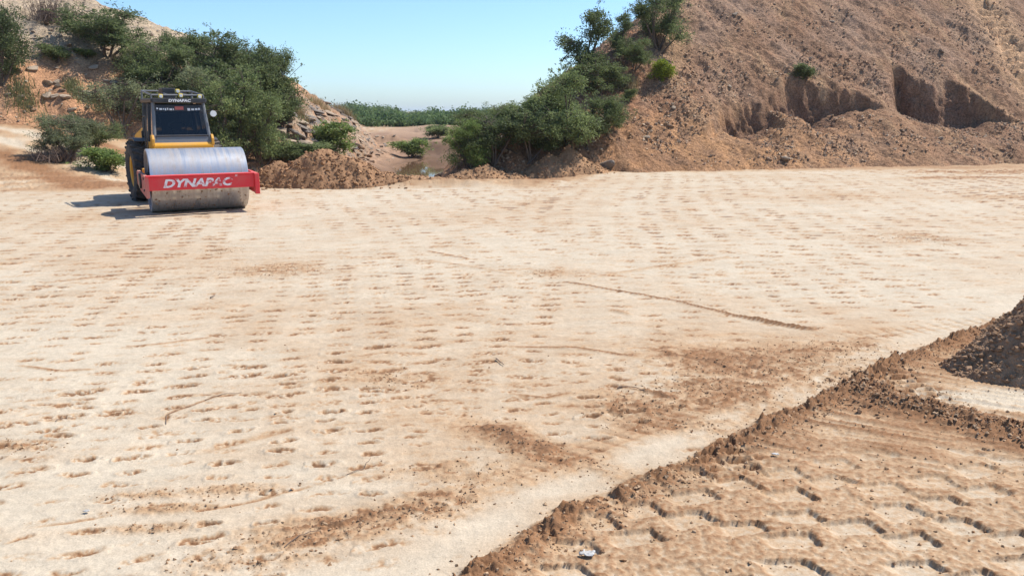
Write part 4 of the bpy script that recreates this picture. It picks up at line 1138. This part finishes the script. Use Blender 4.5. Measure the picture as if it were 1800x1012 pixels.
# ------------------------------------------------------------------ road roller
def paint(name, col, rough=0.45, metal=0.0, dust=0.35, dustcol=(0.38, 0.29, 0.20), wear=0.0, scale=3.0, coat=0.0):
    t = NT(name)
    tc = t.n('ShaderNodeTexCoord').outputs['Object']
    n = t.noise(tc, scale, 6, 0.65); n2 = t.noise(tc, scale * 9, 4, 0.6)
    f = t.maprange(n, 0.42, 0.75, 0.0, dust)
    geo = t.n('ShaderNodeNewGeometry'); sp = t.n('ShaderNodeSeparateXYZ'); t.l(geo.outputs['Normal'], sp.inputs[0])
    upf = t.maprange(sp.outputs[2], 0.4, 1.0, 0.0, dust * 0.8)          # dust settles on top faces
    ad = t.n('ShaderNodeMath', operation='ADD', use_clamp=True); t.l(f, ad.inputs[0]); t.l(upf, ad.inputs[1])
    ml = t.n('ShaderNodeMath', operation='MULTIPLY', use_clamp=True); t.l(ad.outputs[0], ml.inputs[0]); t.l(t.maprange(n2, 0.3, 0.6, 0.5, 1.1), ml.inputs[1])
    c = t.mixc(ml.outputs[0], col, dustcol)
    p = t.n('ShaderNodeBsdfPrincipled'); t.l(c, p.inputs['Base Color'])
    p.inputs['Metallic'].default_value = metal
    t.l(t.maprange(ml.outputs[0], 0, 0.6, rough, 0.9), p.inputs['Roughness'])
    b = t.n('ShaderNodeBump'); b.inputs['Strength'].default_value = 0.15; b.inputs['Distance'].default_value = 0.01; t.l(n2, b.inputs['Height']); t.l(b.outputs[0], p.inputs['Normal'])
    t.l(p.outputs[0], t.out.inputs[0])
    return t.m

M_YEL = paint('yellow_paint', (0.72, 0.33, 0.012), 0.4, dust=0.25)
M_RED = paint('red_paint', (0.74, 0.026, 0.036), 0.4, dust=0.22)
M_REDP = paint('faded_red_paint', (0.55, 0.12, 0.10), 0.6, dust=0.6)
M_BLK = paint('black_paint', (0.018, 0.020, 0.024), 0.4, dust=0.12)
M_TYRE = paint('tyre_rubber', (0.022, 0.023, 0.026), 0.8, dust=0.30, scale=5)
M_GREY = paint('grey_metal', (0.16, 0.17, 0.18), 0.5, 0.3, dust=0.2)
M_WHITE = paint('white_paint', (0.78, 0.78, 0.76), 0.5, dust=0.15)
M_AMB = paint('amber_lens', (0.70, 0.52, 0.05), 0.3, dust=0.1)
M_SEAT = paint('seat_cloth', (0.05, 0.045, 0.05), 0.8, dust=0.1)

def drum_material():
    t = NT('worn_drum_steel')
    tc = t.n('ShaderNodeTexCoord').outputs['Object']
    mp = t.n('ShaderNodeMapping'); mp.inputs['Scale'].default_value = (7.0, 0.35, 0.35); t.l(tc, mp.inputs['Vector'])
    n = t.noise(mp.outputs[0], 2.0, 6, 0.65); nb = t.noise(tc, 3.0, 6, 0.7)
    mm = t.n('ShaderNodeMath', operation='MULTIPLY_ADD'); t.l(n, mm.inputs[0]); mm.inputs[1].default_value = 0.6
    m2 = t.n('ShaderNodeMath', operation='MULTIPLY'); t.l(nb, m2.inputs[0]); m2.inputs[1].default_value = 0.4; t.l(m2.outputs[0], mm.inputs[2])
    n2 = mm.outputs[0]
    p = t.n('ShaderNodeBsdfPrincipled')
    f = t.maprange(n2, 0.42, 0.72, 0.0, 0.85)
    c = t.mixc(f, (0.60, 0.60, 0.60), (0.24, 0.165, 0.11))
    t.l(c, p.inputs['Base Color']); t.l(t.maprange(f, 0, 0.8, 0.85, 0.1), p.inputs['Metallic'])
    t.l(t.maprange(n, 0.3, 0.7, 0.30, 0.48), p.inputs['Roughness'])
    b = t.n('ShaderNodeBump'); b.inputs['Strength'].default_value = 0.08; b.inputs['Distance'].default_value = 0.01; t.l(n2, b.inputs['Height']); t.l(b.outputs[0], p.inputs['Normal'])
    t.l(p.outputs[0], t.out.inputs[0]); return t.m
M_DRUM = drum_material()
def glass_material():
    t = NT('cab_glass')
    g = t.n('ShaderNodeBsdfGlossy'); g.inputs['Roughness'].default_value = 0.03; g.inputs['Color'].default_value = (0.9, 0.9, 0.9, 1)
    tr = t.n('ShaderNodeBsdfTransparent'); tr.inputs['Color'].default_value = (0.16, 0.17, 0.18, 1)
    fr = t.n('ShaderNodeFresnel'); fr.inputs['IOR'].default_value = 1.5
    mx = t.n('ShaderNodeMixShader'); t.l(fr.outputs[0], mx.inputs[0]); t.l(tr.outputs[0], mx.inputs[1]); t.l(g.outputs[0], mx.inputs[2]); t.l(mx.outputs[0], t.out.inputs[0])
    return t.m
M_GLASS = glass_material()
def worn_letter_material():
    t = NT('worn_white_lettering')
    tc = t.n('ShaderNodeTexCoord').outputs['Object']
    n = t.noise(tc, 7, 5, 0.7)
    f = t.maprange(n, 0.46, 0.58, 0.0, 1.0)
    c = t.mixc(f, (0.85, 0.80, 0.78), (0.60, 0.05, 0.06))
    p = t.n('ShaderNodeBsdfPrincipled'); p.inputs['Roughness'].default_value = 0.5; t.l(c, p.inputs['Base Color']); t.l(p.outputs[0], t.out.inputs[0]); return t.m
M_LETTER = worn_letter_material()

# machine frame: -Y is forward, origin on the ground under the drum axle
RP = gp(343, 370)
YAW, ART = R(29), R(5)
roller = empty('road_roller', (RP[0], RP[1] + 0.25, 0.0), YAW, label='yellow and red single-drum road roller parked on the pad', category='road roller')
JOINT = Vector((0, 1.42, 0))
def rear_xf(v):
    v = Vector(v) - JOINT
    return Matrix.Rotation(ART, 3, 'Z') @ v + JOINT
FRONT = lambda v: Vector(v)

class PB:
    """collects boxes, cylinders, prisms and bars of one part"""
    def __init__(s): s.bm = bmesh.new()
    def box(s, c, size, rot=(0, 0, 0), taper=1.0):
        m = Matrix.Translation(c) @ (Matrix.Rotation(rot[2], 4, 'Z') @ Matrix.Rotation(rot[1], 4, 'Y') @ Matrix.Rotation(rot[0], 4, 'X')) @ Matrix.Diagonal((*size, 1))
        r = bmesh.ops.create_cube(s.bm, size=1.0, matrix=Matrix.Identity(4))['verts']
        for v in r:
            if v.co.z > 0 and taper != 1.0: v.co.x *= taper; v.co.y *= taper
            v.co = m @ v.co
        return s
    def cyl(s, c, r, depth, axis='X', seg=32, r2=None):
        rot = {'X': Matrix.Rotation(math.pi / 2, 4, 'Y'), 'Y': Matrix.Rotation(math.pi / 2, 4, 'X'), 'Z': Matrix.Identity(4)}[axis]
        bmesh.ops.create_cone(s.bm, cap_ends=True, segments=seg, radius1=r, radius2=r if r2 is None else r2, depth=depth, matrix=Matrix.Translation(c) @ rot)
        return s
    def prism(s, pts, x0, x1):
        """polygon in (y, z) swept along x"""
        a = [s.bm.verts.new((x0, y, z)) for y, z in pts]; b = [s.bm.verts.new((x1, y, z)) for y, z in pts]
        n = len(pts)
        s.bm.faces.new(a); s.bm.faces.new(b[::-1])
        for i in range(n): s.bm.faces.new((a[i], b[i], b[(i + 1) % n], a[(i + 1) % n]))
        return s
    def bar(s, a, b, w, seg=8):
        a, b = Vector(a), Vector(b); d = b - a
        m = Matrix.Translation((a + b) / 2) @ d.to_track_quat('Z', 'Y').to_matrix().to_4x4()
        bmesh.ops.create_cone(s.bm, cap_ends=True, segments=seg, radius1=w, radius2=w, depth=d.length, matrix=m); return s
    def quad(s, p): s.bm.faces.new([s.bm.verts.new(q) for q in p]); return s
    def lathe(s, prof, c, axis='X', seg=48):
        """profile of (offset along the axis, radius)"""
        rings = []
        for o, r in prof:
            ring = []
            for k in range(seg):
                th = 2 * math.pi * k / seg
                ring.append(s.bm.verts.new((c[0] + o, c[1] + r * math.cos(th), c[2] + r * math.sin(th))))
            rings.append(ring)
        for A, B in zip(rings[:-1], rings[1:]):
            for k in range(seg): s.bm.faces.new((A[k], A[(k + 1) % seg], B[(k + 1) % seg], B[k]))
        return s
    def build(s, name, mat, xf=FRONT, parent=None, bevel=0.0, smooth=False, **props):
        for v in s.bm.verts: v.co = xf(v.co)
        bmesh.ops.recalc_face_normals(s.bm, faces=s.bm.faces)
        me = bpy.data.meshes.new(name); s.bm.to_mesh(me); s.bm.free()
        me.materials.append(mat)
        if smooth:
            for p in me.polygons: p.use_smooth = True
            me.set_sharp_from_angle(angle=R(38))
        o = link(name, me, parent or roller, **props)
        if bevel:
            b = o.modifiers.new('bevel', 'BEVEL'); b.width = bevel; b.segments = 2; b.limit_method = 'ANGLE'
        return o

DR, DW = 0.70, 2.06
def build_roller():
    # --- drum
    dz = DR
    p = PB().lathe([(-DW / 2 + 0.06, 0.52), (-DW / 2 + 0.06, DR - 0.05), (-DW / 2, DR - 0.045), (-DW / 2, DR - 0.012), (-DW / 2 + 0.012, DR), (DW / 2 - 0.012, DR), (DW / 2, DR - 0.012), (DW / 2, DR - 0.045), (DW / 2 - 0.06, DR - 0.05), (DW / 2 - 0.06, 0.52)], (0, 0, dz), seg=96)
    drum = p.build('drum', M_DRUM, smooth=True, label='smooth worn steel drum, brown with dust below')
    for sx in (-1, 1):
        PB().cyl((sx * (DW / 2 - 0.13), 0, dz), 0.53, 0.10, 'X', 48).cyl((sx * (DW / 2 - 0.05), 0, dz), 0.20, 0.12, 'X', 24).build('end_disc', M_BLK, parent=drum, bevel=0.006)
    # soil caked on the drum shell
    r = np.random.default_rng(12)
    n = 260; th = r.uniform(-1.5, -0.35, n); xx = r.uniform(-DW / 2 + 0.05, DW / 2 - 0.05, n)
    P = np.stack([xx, -np.cos(th + 0.4) * (DR + 0.002), dz + np.sin(th + 0.4) * (DR + 0.002)], 1)
    clods('caked_soil', P[P[:, 2] > 0.03], (0.006 + 0.022 * r.random(n) ** 3)[P[:, 2] > 0.03], np.array([[0.34, 0.23, 0.145]]) * r.uniform(0.7, 1.2, (int((P[:, 2] > 0.03).sum()), 1)), r, drum, kind='stuff')
    # --- red frame
    fy = -0.97
    PB().box((-0.03, fy, 0.70), (2.22, 0.16, 0.29)).build('front_beam', M_RED, bevel=0.012)
    PB().box((-0.03, fy + 0.0, 0.86), (2.24, 0.20, 0.03)).build('beam_flange', M_RED, bevel=0.006)
    for sx in (-1, 1):
        x0 = sx * 1.10; x1 = sx * 1.17
        PB().prism([(fy - 0.085, 0.40), (fy - 0.085, 0.86), (-0.45, 0.875), (0.95, 0.875), (1.05, 0.85), (1.05, 0.55), (0.3, 0.45), (-0.5, 0.42)], x0, x1).build('side_plate', M_REDP if sx < 0 else M_RED, bevel=0.008, **({'label': 'faded dusty red side plate'} if sx < 0 else {}))
        PB().cyl((sx * 1.19, 0, dz), 0.17, 0.05, 'X', 24).build('axle_hub', M_BLK, bevel=0.006)
        for (by, bz) in ((-0.75, 0.80), (-0.75, 0.55), (0.5, 0.78), (0.5, 0.58)):
            PB().cyl((sx * 1.178, by, bz), 0.028, 0.03, 'X', 6).build('bolt', M_BLK)
    PB().box((1.125, fy - 0.11, 0.63), (0.10, 0.08, 0.46)).build('end_bracket', M_RED, bevel=0.01)
    PB().box((0, fy + 0.115, 0.60), (2.12, 0.05, 0.06)).build('scraper_bar', M_BLK, bevel=0.005)
    PB().box((0, 0.98, 0.74), (2.1, 0.16, 0.34)).build('rear_beam', M_YEL, bevel=0.012)
    # lettering on the front beam
    def letters(txt, size, width, z, y, mat, name, shear=0.25, xf=FRONT, x=0.0, tilt=0.0, bold=0.0):
        cu = bpy.data.curves.new(name, 'FONT'); cu.body = txt; cu.size = size; cu.shear = shear; cu.extrude = 0.0015; cu.align_x = 'CENTER'; cu.offset = bold
        cu.resolution_u = 3
        tmp = bpy.data.objects.new('tmp', cu); scene.collection.objects.link(tmp)
        dg = bpy.context.evaluated_depsgraph_get()
        me = bpy.data.meshes.new_from_object(tmp.evaluated_get(dg))
        bpy.data.objects.remove(tmp)
        co = np.array([v.co[:] for v in me.vertices]); w = co[:, 0].max() - co[:, 0].min(); cx = (co[:, 0].max() + co[:, 0].min()) / 2
        for v in me.vertices:
            q = Vector(((v.co.x - cx) * width / w + x, y - v.co.z - (-tilt) * v.co.y, z + v.co.y))
            v.co = xf(q)
        me.materials.clear(); me.materials.append(mat)
        return link(name, me, roller)
    letters('DYNAPAC', 0.235, 1.45, 0.62, fy - 0.0825, M_LETTER, 'lettering', x=-0.10, bold=0.010)
    letters('R', 0.07, 0.05, 0.80, fy - 0.0825, M_LETTER, 'lettering', x=0.69)
    # --- articulation
    PB().box((0, 1.25, 0.72), (0.5, 0.5, 0.42)).build('frame_yoke', M_YEL, bevel=0.02)
    PB().cyl((0, 1.42, 0.72), 0.14, 0.6, 'Z', 20).build('steering_joint', M_BLK, bevel=0.01)
    # --- rear frame
    X = rear_xf
    PB().prism([(1.55, 0.50), (1.55, 1.00), (1.75, 1.12), (3.9, 1.12), (4.5, 0.95), (4.5, 0.62), (3.8, 0.45)], -0.48, 0.48).build('chassis', M_YEL, X, bevel=0.02)
    # engine hood behind the cab
    PB().prism([(3.15, 1.05), (3.15, 1.72), (3.5, 1.80), (4.55, 1.62), (4.75, 1.40), (4.75, 0.95)], -0.62, 0.62).build('engine_hood', M_YEL, X, bevel=0.04)
    for k in range(7):
        PB().box((-0.63, 3.55 + k * 0.14, 1.35), (0.02, 0.05, 0.36)).build('hood_louvre', M_BLK, X)
    # platform and yellow cowl under the windscreen
    PB().box((0, 2.42, 1.16), (1.62, 1.62, 0.10)).build('platform', M_BLK, X, bevel=0.01)
    PB().prism([(1.60, 1.02), (1.58, 1.40), (1.62, 1.47), (1.86, 1.47), (1.86, 1.02)], -0.70, 0.70).build('front_cowl', M_YEL, X, bevel=0.02)
    for sx in (-1, 1):
        PB().prism([(1.58, 1.4), (1.58, 1.56), (1.64, 1.66), (1.80, 1.66), (1.80, 1.4)], sx * 0.66, sx * 0.72).build('cowl_cheek', M_YEL, X, bevel=0.01)
    # --- wheels
    for sx in (-1, 1):
        c = (sx * 0.80, 2.78, 0.74)
        h = 0.29
        ty = PB().lathe([(-h * 0.80, 0.40), (-h, 0.48), (-h * 1.02, 0.60), (-h * 0.92, 0.685), (-h * 0.6, 0.715), (0, 0.72), (h * 0.6, 0.715), (h * 0.92, 0.685), (h * 1.02, 0.60), (h, 0.48), (h * 0.80, 0.40)], c, seg=40)
        w = ty.build('wheel', M_TYRE, X, smooth=True)
        rim = PB().lathe([(-h * 0.80, 0.41), (-h * 0.70, 0.36), (-h * 0.30, 0.34), (-h * 0.25, 0.16), (-h * 0.55, 0.15), (-h * 0.58, 0.001)], c, seg=32).lathe([(h * 0.80, 0.41), (h * 0.70, 0.36), (h * 0.30, 0.34), (h * 0.25, 0.16), (h * 0.55, 0.15), (h * 0.58, 0.001)], c, seg=32)
        rim.build('rim', M_YEL, X, parent=w, smooth=True)
        lug = PB()
        for k in range(22):
            for s2 in (-1, 1):
                th = 2 * math.pi * (k + (0.5 if s2 > 0 else 0)) / 22
                m0 = Matrix.Translation(c) @ Matrix.Rotation(th, 4, 'X') @ Matrix.Translation((s2 * 0.15, 0, 0.725)) @ Matrix.Rotation(R(28) * s2, 4, 'Z')
                r_ = bmesh.ops.create_cube(lug.bm, size=1.0)['verts']
                for v in r_:
                    q = Vector((v.co.x * 0.30, v.co.y * (0.075 if v.co.z < 0 else 0.05), v.co.z * 0.055)); v.co = m0 @ q
        lug.build('tread', M_TYRE, X, parent=w)
        PB().prism([(2.30, 1.50), (2.5, 1.56), (3.1, 1.56), (3.3, 1.48), (3.28, 1.45), (3.08, 1.53), (2.52, 1.53), (2.32, 1.47)], sx * 0.62, sx * 1.0).build('mudguard', M_BLK, X, bevel=0.005)
    # --- cab: pillars, roof, glass
    b0, b1, t0, t1 = 1.64, 3.05, 1.84, 2.98        # front/back y at the bottom and top
    zb, zt = 1.32, 2.42
    wb, wt = 0.66, 0.575
    for sx in (-1, 1):
        PB().bar((sx * wb, b0, zb), (sx * wt, t0, zt), 0.042).build('cab_pillar', M_GREY, X, smooth=True)
        PB().bar((sx * wb, b1, 1.2), (sx * wt, t1, zt), 0.05).build('cab_pillar', M_BLK, X, smooth=True)
        PB().bar((sx * (wb + .005), 2.35, 1.2), (sx * (wt + .005), 2.40, zt), 0.032).build('door_pillar', M_BLK, X, smooth=True)
        PB().bar((sx * wb, b0, zb), (sx * wb, b1, zb), 0.03).build('sill_rail', M_YEL, X, smooth=True)
        PB().quad([(sx * (wb - .01), b0 + .04, zb), (sx * (wb - .01), b1, zb), (sx * (wt - .01), t1, zt), (sx * (wt - .01), t0 + .04, zt)]).build('side_glass', M_GLASS, X)
        PB().box((sx * 0.69, 2.36, 1.30), (0.04, 1.30, 0.38)).build('side_panel', M_YEL, X, bevel=0.006)
    ws = PB().quad([(-wb + .03, b0 - .012, zb + .02), (wb - .03, b0 - .012, zb + .02), (wt - .03, t0 - .012, zt - .02), (-wt + .03, t0 - .012, zt - .02)]).build('windscreen', M_GLASS, X)
    def on_glass(x, z, off=0.03):
        f = (z - zb) / (zt - zb); return (x, b0 + (t0 - b0) * f - off, z)
    PB().quad([on_glass(-0.60, 1.62), on_glass(0.60, 1.62), on_glass(0.62, 1.46), on_glass(-0.62, 1.46)]).build('lower_panel', M_GREY, X, parent=ws)
    PB().bar(on_glass(-0.61, 1.63), on_glass(0.61, 1.63), 0.022).build('glazing_bar', M_BLK, X, parent=ws)
    PB().quad([on_glass(-0.55, 2.37), on_glass(0.55, 2.37), on_glass(0.56, 2.22), on_glass(-0.56, 2.22)]).build('banner', M_BLK, X, parent=ws)
    rr = np.random.default_rng(8)
    st = PB()
    xx = -0.52
    while xx < 0.50:
        w = rr.uniform(0.02, 0.07)
        if not (-0.13 < xx < 0.12):
            zc = 2.27 + rr.uniform(-.012, .012); hh = rr.uniform(0.03, 0.06)
            st.quad([on_glass(xx, zc + hh / 2, .034), on_glass(xx + w, zc + hh / 2, .034), on_glass(xx + w, zc - hh / 2, .034), on_glass(xx, zc - hh / 2, .034)])
        xx += w + rr.uniform(0.012, 0.03)
    st.build('faded_strokes', M_WHITE, X, parent=ws, kind='stuff')
    PB().quad([on_glass(-0.10, 2.33, .034), on_glass(0.10, 2.33, .034), on_glass(0.10, 2.25, .034), on_glass(-0.10, 2.25, .034)]).build('red_patch', M_REDP, X, parent=ws)
    PB().quad([(-wb + .03, b1 + .0, zb + .25), (wb - .03, b1 + .0, zb + .25), (wt - .03, t1, zt - .02), (-wt + .03, t1, zt - .02)]).build('rear_glass', M_GLASS, X)
    PB().box((0, 3.02, 1.48), (1.4, 0.05, 0.5)).build('rear_panel', M_BLK, X)
    # seat, console, wheel
    s = PB().box((0, 2.62, 1.50), (0.5, 0.5, 0.14)).build('seat', M_SEAT, X, bevel=0.03)
    PB().box((0, 2.88, 1.85), (0.48, 0.12, 0.62), (R(-8), 0, 0)).build('backrest', M_SEAT, X, parent=s, bevel=0.04)
    PB().box((0, 1.98, 1.50), (0.34, 0.2, 0.55)).build('console', M_BLK, X, bevel=0.02)
    bm_ = PB(); bmesh.ops.create_circle(bm_.bm, segments=4, radius=0.001)
    bm_.bm.clear()
    N = 24
    for k in range(N):
        a0, a1 = 2 * math.pi * k / N, 2 * math.pi * (k + 1) / N
        f = lambda a: (0.2 * math.cos(a), 2.12 + 0.2 * math.sin(a) * 0.85, 1.86 + 0.2 * math.sin(a) * 0.5)
        bm_.bar(f(a0), f(a1), 0.016, 6)
    bm_.build('steering_wheel', M_BLK, X, smooth=True)
    # brown card sun shade at the back of the cab
    # --- roof
    PB().box((0, 2.42, 2.475), (1.30, 1.40, 0.10)).build('roof', M_BLK, X, bevel=0.035)
    PB().box((0, 1.70, 2.47), (1.24, 0.06, 0.11)).build('roof_visor', M_BLK, X, bevel=0.015)
    PB().box((0, 1.660, 2.475), (0.62, 0.015, 0.085)).build('sign_board', M_BLK, X)
    letters('DYNAPAC', 0.085, 0.52, 2.44, 1.650, M_WHITE, 'sign_lettering', 0.15, X, bold=0.004)
    rk = PB()
    zr = 2.72
    cor = [(-0.60, 1.84, zr), (0.60, 1.84, zr - 0.12), (0.60, 3.05, zr), (-0.60, 3.05, zr)]
    cor[0] = (-0.60, 1.84, zr - 0.12)
    for a, b in zip(cor, cor[1:] + cor[:1]): rk.bar(a, b, 0.022)
    for c in cor: rk.bar(c, (c[0], c[1], 2.50), 0.022)
    rk.bar((-0.22, 3.05, zr), (-0.22, 1.84, zr - .12), 0.018); rk.bar((0.22, 3.05, zr), (0.22, 1.84, zr - .12), 0.018)
    rk.build('roof_rack', M_GREY, X, smooth=True)
    PB().box((-0.10, 2.55, 2.64), (0.30, 0.5, 0.28)).build('air_conditioner', M_BLK, X, bevel=0.02)
    for (x, y, z) in ((-0.40, 1.80, 2.57), (0.06, 1.80, 2.59), (0.50, 1.80, 2.57), (0.06, 2.1, 2.70)):
        b = PB().box((x, y, z), (0.10, 0.09, 0.10)).build('work_lamp', M_AMB, X, bevel=0.02)
        PB().cyl((x, y - 0.05, z), 0.038, 0.014, 'Y', 16).build('lens', M_WHITE, X, parent=b)
    # mirror
    mi = PB().bar((0.60, 1.82, 2.22), (0.76, 1.68, 2.26), 0.012).bar((0.76, 1.68, 2.26), (0.76, 1.68, 2.08), 0.012).build('mirror_arm', M_BLK, X, smooth=True)
    PB().cyl((0.77, 1.67, 2.16), 0.075, 0.04, 'Y', 24).build('mirror', M_WHITE, X, parent=mi, smooth=True)
    # steering hoses
    for sx in (-1, 1):
        hs = PB(); pp = [(sx * 0.30, 1.05, 0.98), (sx * 0.36, 1.22, 1.10), (sx * 0.38, 1.42, 1.12), (sx * 0.36, 1.60, 1.02)]
        for a, b in zip(pp[:-1], pp[1:]): hs.bar(a, b, 0.022)
        hs.build('hydraulic_hose', M_BLK, smooth=True)
    # steps, rails and tank on the visible side
    for sx in (-1, 1):
        hr = PB()
        hr.bar((sx * 0.80, 1.72, 1.18), (sx * 0.80, 1.72, 2.1), 0.016); hr.bar((sx * 0.80, 1.72, 2.1), (sx * 0.80, 1.95, 2.1), 0.016); hr.bar((sx * 0.80, 1.95, 2.1), (sx * 0.80, 1.95, 1.18), 0.016)
        hr.build('handrail', M_BLK, X, smooth=True) if sx < 0 else hr.bm.free()
        sb = PB().prism([(1.62, 0.52), (1.62, 1.10), (2.02, 1.10), (1.92, 0.52)], sx * 0.50, sx * 0.84).build('step_box', M_YEL, X, bevel=0.012)
        for z in (0.62, 0.86):
            PB().box((sx * 0.86, 1.80, z), (0.07, 0.34, 0.03)).build('step', M_BLK, X, parent=sb)
    PB().cyl((0.35, 3.6, 2.05), 0.045, 0.6, 'Z', 16).build('exhaust', M_BLK, X, smooth=True)
build_roller()

# ------------------------------------------------------------------ thin dusty air over the valley
def build_haze():
    t = NT('dusty_air')
    v = t.n('ShaderNodeVolumePrincipled')
    v.inputs['Color'].default_value = (0.86, 0.93, 1.0, 1); v.inputs['Density'].default_value = 0.0002; v.inputs['Anisotropy'].default_value = 0.3
    t.l(v.outputs[0], t.out.inputs['Volume'])
    bm = bmesh.new(); bmesh.ops.create_cube(bm, size=1.0)
    for q in bm.verts: q.co = Vector((q.co.x * 60000, q.co.y * 60000, -9 + (q.co.z + 0.5) * 30))
    me = bpy.data.meshes.new('haze'); bm.to_mesh(me); bm.free(); me.materials.append(t.m)
    link('haze', me, None, kind='stuff')
build_haze()
